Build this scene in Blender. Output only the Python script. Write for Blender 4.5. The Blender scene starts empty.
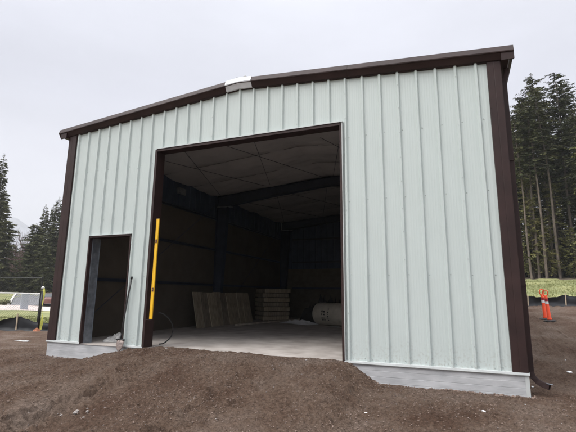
import bpy, math, random
import numpy as np
from mathutils import Vector, Matrix, noise as mnoise

S = bpy.context.scene
COL = S.collection
R = math.radians

# ------------------------------------------------------------------ camera
CAM = Vector((3.8421, -6.8213, 1.0371))
F_PX, YAW, PITCH, ROLL = 419.3, -0.38848, 0.18669, 0.010326
cam_data = bpy.data.cameras.new("camera")
cam = bpy.data.objects.new("camera", cam_data)
COL.objects.link(cam)
cam_data.sensor_width = 36.0
cam_data.lens = F_PX / 576.0 * 36.0
cam_data.clip_start = 0.05
cam_data.clip_end = 12000
_s, _c = math.sin(YAW), math.cos(YAW)
fw = Vector((_s * math.cos(PITCH), _c * math.cos(PITCH), math.sin(PITCH)))
rt = Vector((_c, -_s, 0)); up = rt.cross(fw)
r2 = math.cos(ROLL) * rt + math.sin(ROLL) * up
u2 = -math.sin(ROLL) * rt + math.cos(ROLL) * up
m = Matrix((r2, u2, -fw)).transposed().to_4x4(); m.translation = CAM
cam.matrix_world = m
S.camera = cam

# ------------------------------------------------------------------ sky: overcast daylight
SUN_EL, SUN_AZ = 48.0, 222.0          # soft light from behind the camera
world = bpy.data.worlds.new("World"); S.world = world; world.use_nodes = True
nt = world.node_tree; nt.nodes.clear()
def N(t, **k):
    n = nt.nodes.new(t)
    for a, b in k.items(): setattr(n, a, b)
    return n
L = nt.links.new
out = N('ShaderNodeOutputWorld'); bg = N('ShaderNodeBackground'); bg.inputs['Strength'].default_value = 0.1
sky = N('ShaderNodeTexSky', sky_type='NISHITA'); sky.sun_disc = False
sky.sun_elevation = R(SUN_EL); sky.sun_rotation = R(SUN_AZ); sky.air_density = 1.0; sky.dust_density = 4.0
tc = N('ShaderNodeTexCoord'); sep = N('ShaderNodeSeparateXYZ'); L(tc.outputs['Generated'], sep.inputs[0])
ramp = N('ShaderNodeValToRGB')
els = ramp.color_ramp.elements
els[0].position = 0.0; els[0].color = (0.208, 0.210, 0.224, 1)
els[1].position = 1.0; els[1].color = (0.99, 1.0, 1.02, 1)
for p, c in ((0.22, (0.190, 0.192, 0.208, 1)), (0.42, (0.166, 0.169, 0.190, 1)), (0.66, (0.195, 0.199, 0.218, 1)), (0.80, (0.86, 0.87, 0.90, 1))):
    e = els.new(p); e.color = c
L(sep.outputs['Z'], ramp.inputs[0])
mp = N('ShaderNodeMapping'); mp.inputs['Scale'].default_value = (1.0, 1.0, 3.2); L(tc.outputs['Generated'], mp.inputs[0])
cl = N('ShaderNodeTexNoise'); cl.inputs['Scale'].default_value = 1.7; cl.inputs['Detail'].default_value = 6; cl.inputs['Roughness'].default_value = 0.5
L(mp.outputs[0], cl.inputs['Vector'])
mr = N('ShaderNodeMapRange'); mr.inputs['From Min'].default_value = 0.3; mr.inputs['From Max'].default_value = 0.7
mr.inputs['To Min'].default_value = 22.6; mr.inputs['To Max'].default_value = 28.2; L(cl.outputs[0], mr.inputs['Value'])
sc_ = N('ShaderNodeVectorMath', operation='SCALE'); L(ramp.outputs[0], sc_.inputs[0]); L(mr.outputs[0], sc_.inputs['Scale'])
mx = N('ShaderNodeMix', data_type='RGBA'); mx.inputs['Factor'].default_value = 0.93
L(sky.outputs[0], mx.inputs['A']); L(sc_.outputs[0], mx.inputs['B'])
L(mx.outputs['Result'], bg.inputs['Color']); L(bg.outputs[0], out.inputs['Surface'])

sl = bpy.data.lights.new("sun", 'SUN'); sl.energy = 1.5; sl.angle = R(35); sl.color = (1.0, 0.975, 0.94)
sun = bpy.data.objects.new("sun", sl); COL.objects.link(sun)
az = R(SUN_AZ); el = R(SUN_EL)
sd = Vector((math.sin(az) * math.cos(el), math.cos(az) * math.cos(el), math.sin(el)))   # towards the sun
sun.rotation_euler = sd.to_track_quat('Z', 'Y').to_euler(); sun.location = (0, 0, 30)

S.view_settings.view_transform = 'Standard'; S.view_settings.look = 'None'
S.view_settings.exposure = 0.92; S.view_settings.gamma = 1.0; S.view_settings.use_curve_mapping = False
S.render.engine = 'CYCLES'
S.cycles.use_denoising = True
S.cycles.max_bounces = 6; S.cycles.diffuse_bounces = 4; S.cycles.glossy_bounces = 2
S.cycles.transparent_max_bounces = 8; S.cycles.volume_bounces = 0

# ------------------------------------------------------------------ helpers
class MB:
    def __init__(s): s.v = []; s.f = []; s.m = []
    def add(s, vs, fs, mi=0):
        b = len(s.v); s.v.extend([tuple(x) for x in vs])
        s.f.extend([tuple(b + i for i in f) for f in fs]); s.m.extend([mi] * len(fs)); return s
    def box(s, x0, x1, y0, y1, z0, z1, mi=0, M=None):
        vs = [Vector((x, y, z)) for x in (x0, x1) for y in (y0, y1) for z in (z0, z1)]
        if M is not None: vs = [M @ v for v in vs]
        return s.add(vs, [(0, 1, 3, 2), (4, 6, 7, 5), (0, 4, 5, 1), (2, 3, 7, 6), (0, 2, 6, 4), (1, 5, 7, 3)], mi)
    def sweep(s, sections, closed=True, caps=True, mi=0):
        n = len(sections[0]); b = len(s.v); fs = []
        for sec in sections: s.v.extend([tuple(p) for p in sec])
        for i in range(len(sections) - 1):
            for j in range(n if closed else n - 1):
                k = (j + 1) % n
                fs.append((b + i * n + j, b + i * n + k, b + (i + 1) * n + k, b + (i + 1) * n + j))
        if caps and closed:
            fs.append(tuple(b + j for j in reversed(range(n)))); fs.append(tuple(b + (len(sections) - 1) * n + j for j in range(n)))
        s.f.extend(fs); s.m.extend([mi] * len(fs)); return s
    def tube(s, pts, rad, n=8, mi=0, caps=True):
        pts = [Vector(p) for p in pts]; secs = []
        u = None
        for i, p in enumerate(pts):
            d = (pts[min(i + 1, len(pts) - 1)] - pts[max(i - 1, 0)]).normalized()
            if u is None: u = d.orthogonal().normalized()
            u = (u - d * u.dot(d)).normalized(); w = d.cross(u)
            r = rad[i] if isinstance(rad, (list, tuple)) else rad
            secs.append([p + r * (math.cos(a) * u + math.sin(a) * w) for a in [2 * math.pi * k / n for k in range(n)]])
        return s.sweep(secs, True, caps, mi)
    def build(s, name, mats, parent=None, smooth=False, bevel=0):
        me = bpy.data.meshes.new(name); me.from_pydata(s.v, [], s.f); me.update()
        if not isinstance(mats, (list, tuple)): mats = [mats]
        for q in mats: me.materials.append(q)
        if len(mats) > 1: me.polygons.foreach_set('material_index', s.m)
        if smooth: me.polygons.foreach_set('use_smooth', [True] * len(me.polygons))
        o = bpy.data.objects.new(name, me); COL.objects.link(o)
        if parent: o.parent = parent
        if bevel:
            b = o.modifiers.new('bevel', 'BEVEL'); b.width = bevel; b.segments = 2; b.limit_method = 'ANGLE'
        return o
def tag(o, label=None, cat=None, group=None, kind=None):
    if label: o['label'] = label
    if cat: o['category'] = cat
    if group: o['group'] = group
    if kind: o['kind'] = kind
    return o
def empty(name, loc=(0, 0, 0), label=None, cat=None, group=None, rz=0):
    o = bpy.data.objects.new(name, None); COL.objects.link(o); o.location = loc; o.rotation_euler = (0, 0, rz)
    o.empty_display_size = 0.2
    return tag(o, label, cat, group)
def copy_tree(o, parent=None):
    c = o.copy(); COL.objects.link(c)
    if parent: c.parent = parent
    for ch in list(o.children): copy_tree(ch, c)
    return c

def mat(name, col, rough=0.7, metal=0.0, var=0.0, vscale=3.0, bump=0.0, bscale=40.0, col2=None, detail=5, stretch=None, spec=None, coords='Object'):
    m = bpy.data.materials.new(name); m.use_nodes = True; t = m.node_tree; b = t.nodes['Principled BSDF']
    b.inputs['Base Color'].default_value = (*col, 1); b.inputs['Roughness'].default_value = rough; b.inputs['Metallic'].default_value = metal
    if spec is not None: b.inputs['Specular IOR Level'].default_value = spec
    co = t.nodes.new('ShaderNodeTexCoord'); src = co.outputs[coords]
    if stretch:
        g = t.nodes.new('ShaderNodeMapping'); g.inputs['Scale'].default_value = stretch; t.links.new(src, g.inputs[0]); src = g.outputs[0]
    if var or col2:
        n = t.nodes.new('ShaderNodeTexNoise'); n.inputs['Scale'].default_value = vscale; n.inputs['Detail'].default_value = detail
        t.links.new(src, n.inputs['Vector'])
        r = t.nodes.new('ShaderNodeValToRGB'); r.color_ramp.elements[0].position = 0.33; r.color_ramp.elements[1].position = 0.67
        c2 = col2 if col2 else tuple(min(1, x * (1 + var)) for x in col)
        c1 = col if col2 else tuple(x * (1 - var) for x in col)
        r.color_ramp.elements[0].color = (*c1, 1); r.color_ramp.elements[1].color = (*c2, 1)
        t.links.new(n.outputs[0], r.inputs[0]); t.links.new(r.outputs[0], b.inputs['Base Color'])
    if bump:
        n = t.nodes.new('ShaderNodeTexNoise'); n.inputs['Scale'].default_value = bscale; n.inputs['Detail'].default_value = 6
        t.links.new(src, n.inputs['Vector'])
        q = t.nodes.new('ShaderNodeBump'); q.inputs['Strength'].default_value = bump; q.inputs['Distance'].default_value = 0.02
        t.links.new(n.outputs[0], q.inputs['Height']); t.links.new(q.outputs[0], b.inputs['Normal'])
    return m

# ------------------------------------------------------------------ materials
def siding_material():
    m = bpy.data.materials.new('pale_green_siding'); m.use_nodes = True; t = m.node_tree; b = t.nodes['Principled BSDF']; l = t.links.new
    b.inputs['Roughness'].default_value = 0.42; b.inputs['Specular IOR Level'].default_value = 0.35
    co = t.nodes.new('ShaderNodeTexCoord'); sp = t.nodes.new('ShaderNodeSeparateXYZ'); l(co.outputs['Object'], sp.inputs[0])
    # each 3 ft sheet from a slightly different batch, plus vertical dust streaks
    d = t.nodes.new('ShaderNodeMath'); d.operation = 'DIVIDE'; l(sp.outputs['X'], d.inputs[0]); d.inputs[1].default_value = 0.9144
    a = t.nodes.new('ShaderNodeMath'); a.operation = 'ADD'; l(d.outputs[0], a.inputs[0]); a.inputs[1].default_value = 0.37
    fl = t.nodes.new('ShaderNodeMath'); fl.operation = 'FLOOR'; l(a.outputs[0], fl.inputs[0])
    wn = t.nodes.new('ShaderNodeTexWhiteNoise'); wn.noise_dimensions = '1D'; l(fl.outputs[0], wn.inputs['W'])
    mp = t.nodes.new('ShaderNodeMapping'); mp.inputs['Scale'].default_value = (6, 6, 0.45); l(co.outputs['Object'], mp.inputs[0])
    n = t.nodes.new('ShaderNodeTexNoise'); n.inputs['Scale'].default_value = 2.0; n.inputs['Detail'].default_value = 7; l(mp.outputs[0], n.inputs['Vector'])
    s1 = t.nodes.new('ShaderNodeMath'); s1.operation = 'MULTIPLY'; l(wn.outputs[0], s1.inputs[0]); s1.inputs[1].default_value = 0.35
    s2 = t.nodes.new('ShaderNodeMath'); s2.operation = 'ADD'; l(s1.outputs[0], s2.inputs[0]); l(n.outputs[0], s2.inputs[1])
    r = t.nodes.new('ShaderNodeValToRGB'); r.color_ramp.elements[0].position = 0.35; r.color_ramp.elements[1].position = 1.0
    r.color_ramp.elements[0].color = (0.495, 0.550, 0.535, 1); r.color_ramp.elements[1].color = (0.520, 0.573, 0.557, 1)
    l(s2.outputs[0], r.inputs[0])
    # soil splashed along the lowest 30 cm and a few drips
    z = t.nodes.new('ShaderNodeMapRange'); z.inputs['From Min'].default_value = 0.0; z.inputs['From Max'].default_value = 0.45
    z.inputs['To Min'].default_value = 1.0; z.inputs['To Max'].default_value = 0.0; l(sp.outputs['Z'], z.inputs['Value'])
    n2 = t.nodes.new('ShaderNodeTexNoise'); n2.inputs['Scale'].default_value = 26; n2.inputs['Detail'].default_value = 8; l(co.outputs['Object'], n2.inputs['Vector'])
    g = t.nodes.new('ShaderNodeMapRange'); g.inputs['From Min'].default_value = 0.50; g.inputs['From Max'].default_value = 0.72; l(n2.outputs[0], g.inputs['Value'])
    mm = t.nodes.new('ShaderNodeMath'); mm.operation = 'MULTIPLY'; l(z.outputs[0], mm.inputs[0]); l(g.outputs[0], mm.inputs[1])
    mm2 = t.nodes.new('ShaderNodeMath'); mm2.operation = 'MULTIPLY'; l(mm.outputs[0], mm2.inputs[0]); mm2.inputs[1].default_value = 0.45
    x = t.nodes.new('ShaderNodeMix'); x.data_type = 'RGBA'; x.inputs['B'].default_value = (0.22, 0.17, 0.13, 1)
    l(mm2.outputs[0], x.inputs['Factor']); l(r.outputs[0], x.inputs['A']); l(x.outputs['Result'], b.inputs['Base Color'])
    return m
M = {}
M['siding'] = siding_material()
M['screw'] = mat('screw_head', (0.36, 0.40, 0.39), 0.4)
M['brown'] = mat('dark_brown_trim', (0.0300, 0.0150, 0.0140), 0.55, var=0.22, vscale=3, spec=0.28, detail=9, bump=0.08, bscale=7)
M['brown_dark'] = mat('brown_screw', (0.03, 0.02, 0.018), 0.5)
M['white'] = mat('white_trim', (0.48, 0.50, 0.495), 0.4, var=0.05, vscale=8)
M['cap'] = mat('pale_ridge_cap', (0.64, 0.65, 0.68), 0.3, var=0.08, vscale=9)
M['galv'] = mat('galvanised_steel', (0.22, 0.24, 0.27), 0.45, metal=0.5, var=0.25, vscale=9)
M['steel'] = mat('primed_frame_steel', (0.030, 0.038, 0.062), 0.55, var=0.2)
M['blue'] = mat('bare_back_of_metal_sheet', (0.045, 0.065, 0.115), 0.5, var=0.15)
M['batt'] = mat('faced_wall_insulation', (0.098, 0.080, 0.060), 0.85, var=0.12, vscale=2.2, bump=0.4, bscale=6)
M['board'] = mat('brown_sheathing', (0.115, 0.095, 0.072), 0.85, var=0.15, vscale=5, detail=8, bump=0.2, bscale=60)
M['liner'] = mat('grey_white_liner', (0.44, 0.43, 0.425), 0.75, var=0.08, vscale=1.5, bump=0.25, bscale=5)
M['strap'] = mat('grey_steel_strap', (0.16, 0.155, 0.15), 0.5)
M['concrete'] = mat('dusty_slab', (0.52, 0.475, 0.44), 0.85, col2=(0.34, 0.30, 0.27), vscale=2.3, detail=10, bump=0.25, bscale=30)
M['ply'] = mat('grey_wood_board', (0.31, 0.26, 0.19), 0.8, var=0.3, vscale=3, stretch=(6, 6, 0.7))
M['ply2'] = mat('pale_wood_board', (0.37, 0.31, 0.22), 0.8, var=0.25, vscale=3, stretch=(6, 6, 0.7))
M['ply3'] = mat('dark_wood_board', (0.22, 0.185, 0.14), 0.8, var=0.3, vscale=3, stretch=(6, 6, 0.7))
M['lumber'] = mat('lumber', (0.52, 0.46, 0.38), 0.8, var=0.3, vscale=4)
M['black'] = mat('black_plastic', (0.012, 0.012, 0.013), 0.45)
M['rubber'] = mat('black_rubber', (0.015, 0.015, 0.015), 0.7, var=0.2)
M['yellow'] = mat('yellow_level', (0.80, 0.46, 0.015), 0.4)
M['vial'] = mat('dark_red_window', (0.10, 0.02, 0.02), 0.3)
M['orange'] = mat('orange_plastic', (0.80, 0.075, 0.018), 0.45, var=0.1)
M['redband'] = mat('red_band', (0.30, 0.010, 0.020), 0.35)
M['whiteband'] = mat('white_band', (0.72, 0.70, 0.70), 0.35)
M['tape'] = mat('yellow_tape', (0.52, 0.52, 0.10), 0.4, var=0.15, vscale=20)
M['shovelw'] = mat('ash_handle', (0.028, 0.026, 0.026), 0.5)
M['blade'] = mat('dusty_blade', (0.26, 0.21, 0.19), 0.5, metal=0.3, var=0.3, vscale=30)
M['film'] = mat('clouded_plastic_film', (0.30, 0.295, 0.285), 0.35, var=0.35, vscale=9)
M['roll'] = mat('beige_roll_wrap', (0.48, 0.44, 0.37), 0.45, var=0.12, vscale=6)
M['ink'] = mat('dark_print', (0.03, 0.03, 0.03), 0.5)
M['bark'] = mat('bark', (0.125, 0.10, 0.083), 0.95, var=0.4, vscale=2.5, stretch=(2, 2, 0.5), bump=0.5, bscale=8)
M['barkdark'] = mat('dark_bark', (0.07, 0.057, 0.048), 0.95, var=0.35, vscale=4, stretch=(2, 2, 0.5))
M['twig'] = mat('bare_twigs', (0.20, 0.125, 0.11), 0.95, var=0.3)
M['fabric'] = mat('black_silt_fabric', (0.012, 0.013, 0.016), 0.6, var=0.4, vscale=2, spec=0.35)
M['stake'] = mat('wood_stake', (0.46, 0.37, 0.27), 0.85, var=0.2)
M['kerb'] = mat('pale_kerb', (0.52, 0.50, 0.47), 0.9, var=0.15)
M['roadpale'] = mat('pale_gravel_road', (0.50, 0.43, 0.40), 0.95, var=0.2, vscale=1.5)
M['asphalt'] = mat('worn_asphalt', (0.15, 0.15, 0.155), 0.9, var=0.2, vscale=1.0)
M['cab'] = mat('cabinet_paint', (0.42, 0.44, 0.50), 0.5, var=0.1)
M['carred'] = mat('dull_red_paint', (0.17, 0.075, 0.065), 0.4, var=0.05)
M['glass'] = mat('dark_glass', (0.02, 0.025, 0.03), 0.08)
M['litter'] = mat('white_scrap', (0.75, 0.75, 0.76), 0.6)
M['rock'] = mat('grey_stone', (0.30, 0.27, 0.25), 0.9, var=0.3, vscale=20)
M['clod'] = mat('dry_clod', (0.22, 0.162, 0.13), 0.95, col2=(0.10, 0.067, 0.052), vscale=12)
M['gravel'] = mat('small_gravel', (0.27, 0.235, 0.215), 0.9, col2=(0.11, 0.085, 0.075), vscale=9)

def foliage(name, c1, c2, c3):
    m = bpy.data.materials.new(name); m.use_nodes = True; t = m.node_tree; b = t.nodes['Principled BSDF']; l = t.links.new
    b.inputs['Roughness'].default_value = 0.75; b.inputs['Specular IOR Level'].default_value = 0.2
    co = t.nodes.new('ShaderNodeTexCoord'); oi = t.nodes.new('ShaderNodeObjectInfo')
    n = t.nodes.new('ShaderNodeTexNoise'); n.inputs['Scale'].default_value = 1.1; n.inputs['Detail'].default_value = 4; l(co.outputs['Object'], n.inputs['Vector'])
    ad = t.nodes.new('ShaderNodeMath'); ad.operation = 'MULTIPLY_ADD'; l(oi.outputs['Random'], ad.inputs[0]); ad.inputs[1].default_value = 0.35; l(n.outputs[0], ad.inputs[2])
    r = t.nodes.new('ShaderNodeValToRGB'); e = r.color_ramp.elements; e[0].position = 0.45; e[0].color = (*c1, 1); e[1].position = 0.9; e[1].color = (*c3, 1)
    q = e.new(0.66); q.color = (*c2, 1); l(ad.outputs[0], r.inputs[0]); l(r.outputs[0], b.inputs['Base Color'])
    return m
M['needles'] = foliage('conifer_needles', (0.032, 0.038, 0.018), (0.056, 0.062, 0.026), (0.100, 0.096, 0.040))
M['olive'] = foliage('olive_foliage', (0.085, 0.090, 0.032), (0.125, 0.125, 0.045), (0.16, 0.14, 0.055))
M['hedge'] = foliage('dark_shrub_leaves', (0.018, 0.021, 0.017), (0.025, 0.030, 0.024), (0.035, 0.038, 0.028))
M['lowbush'] = foliage('low_bush_leaves', (0.05, 0.055, 0.025), (0.08, 0.085, 0.035), (0.11, 0.09, 0.05))

def dirt_material():
    m = bpy.data.materials.new('brown_soil'); m.use_nodes = True; t = m.node_tree; b = t.nodes['Principled BSDF']; l = t.links.new
    b.inputs['Roughness'].default_value = 0.95; b.inputs['Specular IOR Level'].default_value = 0.15
    co = t.nodes.new('ShaderNodeTexCoord')
    def nz(sc, det, rough=0.55):
        n = t.nodes.new('ShaderNodeTexNoise'); n.inputs['Scale'].default_value = sc; n.inputs['Detail'].default_value = det; n.inputs['Roughness'].default_value = rough
        l(co.outputs['Object'], n.inputs['Vector']); return n.outputs[0]
    big = t.nodes.new('ShaderNodeValToRGB'); e = big.color_ramp.elements
    e[0].position = 0.36; e[0].color = (0.122, 0.075, 0.052, 1); e[1].position = 0.66; e[1].color = (0.240, 0.183, 0.146, 1)
    q = e.new(0.5); q.color = (0.180, 0.124, 0.091, 1); l(nz(0.9, 12, 0.62), big.inputs[0])
    fine = t.nodes.new('ShaderNodeValToRGB'); e = fine.color_ramp.elements
    e[0].position = 0.34; e[0].color = (0.40, 0.37, 0.35, 1); e[1].position = 0.70; e[1].color = (1.75, 1.75, 1.78, 1); l(nz(26, 10, 0.8), fine.inputs[0])
    mu = t.nodes.new('ShaderNodeMix'); mu.data_type = 'RGBA'; mu.blend_type = 'MULTIPLY'; mu.inputs['Factor'].default_value = 1
    l(big.outputs[0], mu.inputs['A']); l(fine.outputs[0], mu.inputs['B'])
    # scattered pale grit
    vo = t.nodes.new('ShaderNodeTexVoronoi'); vo.inputs['Scale'].default_value = 75; l(co.outputs['Object'], vo.inputs['Vector'])
    g = t.nodes.new('ShaderNodeMapRange'); g.inputs['From Min'].default_value = 0.16; g.inputs['From Max'].default_value = 0.10; l(vo.outputs['Distance'], g.inputs['Value'])
    sx = t.nodes.new('ShaderNodeSeparateColor'); l(vo.outputs['Color'], sx.inputs[0])
    th = t.nodes.new('ShaderNodeMath'); th.operation = 'GREATER_THAN'; th.inputs[1].default_value = 0.86; l(sx.outputs[0], th.inputs[0])
    k = t.nodes.new('ShaderNodeMath'); k.operation = 'MULTIPLY'; l(g.outputs[0], k.inputs[0]); l(th.outputs[0], k.inputs[1])
    gm = t.nodes.new('ShaderNodeMix'); gm.data_type = 'RGBA'; gm.inputs['B'].default_value = (0.27, 0.24, 0.22, 1)
    l(k.outputs[0], gm.inputs['Factor']); l(mu.outputs['Result'], gm.inputs['A']); l(gm.outputs['Result'], b.inputs['Base Color'])
    h = t.nodes.new('ShaderNodeMath'); h.operation = 'ADD'; l(nz(30, 8, 0.65), h.inputs[0]); l(nz(120, 4, 0.6), h.inputs[1])
    bp = t.nodes.new('ShaderNodeBump'); bp.inputs['Strength'].default_value = 1.0; bp.inputs['Distance'].default_value = 0.045
    l(h.outputs[0], bp.inputs['Height']); l(bp.outputs[0], b.inputs['Normal'])
    return m
M['dirt'] = dirt_material()
M['grass'] = mat('spring_grass', (0.125, 0.145, 0.050), 0.9, col2=(0.265, 0.26, 0.11), vscale=0.35, detail=10, bump=0.6, bscale=6)
M['duff'] = mat('forest_floor', (0.075, 0.055, 0.037), 0.95, col2=(0.125, 0.10, 0.06), vscale=0.8, detail=9)

# ------------------------------------------------------------------ terrain
def sm(t): t = np.clip(t, 0, 1); return t * t * (3 - 2 * t)
def vnoise(x, y, seed=0):
    xi = np.floor(x).astype(np.int64); yi = np.floor(y).astype(np.int64); xf = x - xi; yf = y - yi
    def h(a, b):
        n = (a * 374761393 + b * 668265263 + seed * 982451653) & 0xffffffff
        n = ((n ^ (n >> 13)) * 1274126177) & 0xffffffff
        return ((n ^ (n >> 16)) & 0xffff) / 65535.0
    u = xf * xf * (3 - 2 * xf); v = yf * yf * (3 - 2 * yf)
    return (h(xi, yi) * (1 - u) + h(xi + 1, yi) * u) * (1 - v) + (h(xi, yi + 1) * (1 - u) + h(xi + 1, yi + 1) * u) * v - 0.5
PX = [-6, -4.6, -4.02, -3.29, -2.82, -2.35, -1.95, -1.6, 0, 1.85, 2.02, 2.14, 2.33, 2.48, 2.6, 3.3, 4.6, 6]
PZ = [-.32, -.29, -.31, -.30, -.18, -.09, -.01, .035, .03, .03, .01, -.01, -.12, -.22, -.28, -.29, -.28, -.28]
def height0(x, y):
    x = np.asarray(x, float); y = np.asarray(y, float)
    P = np.interp(x, PX, PZ)
    t = sm((y + 3.4) / 3.3)
    front = -0.47 * (1 - t) + P * t
    r = np.hypot(x - 3.84, y + 6.82)
    Lf = np.interp(r, [0, 12, 20, 40, 50, 60, 90, 104, 200, 4500], [-.45, -.40, -.48, -.80, -.70, -.25, 1.02, 1.5, 3.5, 12])
    Rg = np.interp(y, [-1, 0, 3, 9.6, 17, 21, 50, 62, 200, 4500], [-.28, -.28, -.1, .32, .68, .98, 3.38, 3.9, 6, 12])
    side = Lf + (Rg - Lf) * sm((x + 6) / 12)
    s = np.maximum(sm((y + .2) / 3.0), sm((-5.5 - x) / 6))
    z = front + (side - front) * s
    ins = (np.abs(x) < 4.45) & (y > 0.10) & (y < 12.5)
    z = np.where(ins, -0.42, z)
    return z
def height(x, y, fine=True):
    x = np.asarray(x, float); y = np.asarray(y, float)
    z = height0(x, y)
    ins = (np.abs(x) < 4.45) & (y > 0.10) & (y < 12.5)
    n = 0.045 * vnoise(x * .9, y * .9, 1) + 0.026 * vnoise(x * 2.7, y * 2.7, 2)
    if fine:
        n = n + 0.026 * vnoise(x * 6.5, y * 6.5, 3) + 0.034 * vnoise(x * 13, y * 13, 4) * (1.1 + 1.2 * vnoise(x * 1.1, y * 1.1, 31)) + 0.040 * vnoise(x * 27, y * 27, 5)
        c = vnoise(x * 18 + 5, y * 18, 6); n = n + 0.045 * np.clip(c - 0.22, 0, 1) * (vnoise(x * 1.7, y * 1.7, 9) + .6)
        # wheel ruts running out from the door
        for cx, ph in ((-0.80, 0.0), (0.95, 1.0)):
            xx = x - cx - 0.12 * np.sin(y * .8 + ph)
            rut = np.exp(-(xx / 0.15) ** 2); rim = np.exp(-((np.abs(xx) - 0.24) / 0.06) ** 2)
            w = sm((-0.4 - y) / 0.8) * sm((x * 0 + 9 + y) / 3)
            n = n + w * (-0.050 * rut + 0.040 * rim * (1 + 2.2 * vnoise(x * 9, y * 9, 7)))
            n = n + w * rut * 0.018 * np.sign(np.sin(y * 48 + 14 * np.abs(xx)))
        # a churned, broken ridge of clods thrown up beside the left rut, and raked streaks
        q = np.exp(-((x + 0.98 + .10 * np.sin(y * 1.3)) / 0.20) ** 2) * sm((-0.7 - y) / 1.2)
        n = n + q * (0.055 + 0.12 * vnoise(x * 9, y * 5, 21) + 0.10 * vnoise(x * 21, y * 16, 22)) - 0.055 * np.exp(-((x + .70 + .05 * np.sin(y * 3)) / .07) ** 2) * sm((-0.9 - y) / 1.0)
        q2 = np.exp(-((x - 1.9 + .25 * y) / 0.30) ** 2) * sm((-0.6 - y) / 1.0)
        n = n + q2 * (0.02 + 0.09 * vnoise(x * 9, y * 8, 23) + 0.06 * vnoise(x * 20, y * 17, 26))
        n = n + 0.020 * vnoise((x + y * .6) * 16, (y - x * .6) * 2.2, 24) * (vnoise(x * .8, y * .8, 25) + .5)
        # foot prints and scuffs in front of the door
        rs = np.random.RandomState(4)
        for _ in range(46):
            fx, fy, fa = rs.uniform(-2.5, 4.8), rs.uniform(-3.6, -0.35), rs.uniform(0, 3.14)
            dx = (x - fx) * math.cos(fa) + (y - fy) * math.sin(fa); dy = -(x - fx) * math.sin(fa) + (y - fy) * math.cos(fa)
            q = (dx / .15) ** 2 + (dy / .06) ** 2
            n = n + np.where(q < 6, -0.026 * np.exp(-q ** 2) + 0.012 * np.exp(-(q - 1.6) ** 2 * 2), 0)
    amp = np.where(np.hypot(x, y) > 25, 2.2, 1.0)
    # keep the soil line where it meets the foundation
    k = 1 - 0.65 * np.exp(-(np.minimum(np.abs(y + .02), 3) / 0.2) ** 2) * (np.abs(x) < 5)
    return np.where(ins, z, z + n * amp * k)
def hz(x, y): return float(height(np.array([x]), np.array([y]))[0])

def axis(a0, fine0, fine1, a1, st, g=1.06, mid=None):
    c = list(np.arange(fine0, fine1, st)); s = st
    v = fine1
    while v < a1:
        c.append(v); s = min(s * g, max(0.05, abs(v - fine1) * 0.05 + st * 2)); v += s
    c.append(a1); s = st; v = fine0 - st; lo = []
    while v > a0:
        lo.append(v); s = min(s * g, max(0.05, abs(v - fine0) * 0.05 + st * 2)); v -= s
    lo.append(a0)
    return np.array(lo[::-1] + c)
gx = axis(-4200, -5.4, 6.4, 4200, 0.0165); gy = axis(-4200, -3.9, 0.35, 4200, 0.0165)
X, Y = np.meshgrid(gx, gy); Z = height(X, Y)
nx, ny = len(gx), len(gy)
co = np.stack([X, Y, Z], -1).reshape(-1, 3)
ii = np.arange((ny - 1) * (nx - 1)); rr = ii // (nx - 1); cc = ii % (nx - 1); a = rr * nx + cc
quads = np.stack([a, a + 1, a + nx + 1, a + nx], -1)
# silt fence lines bound the bare soil
def beyond_left(x, y):   # past the left fence line
    return (y - 5.35) - (x + 12.7) * 0.36 > 0.15
fx = X.reshape(-1)[a]; fy = Y.reshape(-1)[a]
jit = 0.5 * vnoise(fx * .8, fy * .8, 12)
grass = ((fx > 0) & (fy + jit > 17.6)) | ((fx < -4) & (fx * .36 + 9.92 - fy < -0.25 + 0 * jit) ) | ((fx <= 0) & (fy > 17.6))
grass |= (fx < -4) & beyond_left(fx, fy)
grass |= np.hypot(fx, fy) > 32
duff = ((fx > 0) & (fy + jit * 3 > 44)) | (np.hypot(fx - 3.8, fy + 6.8) > 104)
me = bpy.data.meshes.new('ground')
me.vertices.add(len(co)); me.vertices.foreach_set('co', co.ravel())
me.loops.add(len(quads) * 4); me.loops.foreach_set('vertex_index', quads.ravel().astype(np.int32))
me.polygons.add(len(quads)); me.polygons.foreach_set('loop_start', (np.arange(len(quads)) * 4).astype(np.int32))
me.polygons.foreach_set('material_index', (grass.astype(int) + 0).astype(np.int32) * (1 - duff.astype(int)) + 2 * duff.astype(int))
me.polygons.foreach_set('use_smooth', np.ones(len(quads), bool))
for k in ('dirt', 'grass', 'duff'): me.materials.append(M[k])
me.update(calc_edges=True); me.validate()
ground = bpy.data.objects.new('ground', me); COL.objects.link(ground); ground['kind'] = 'structure'

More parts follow.
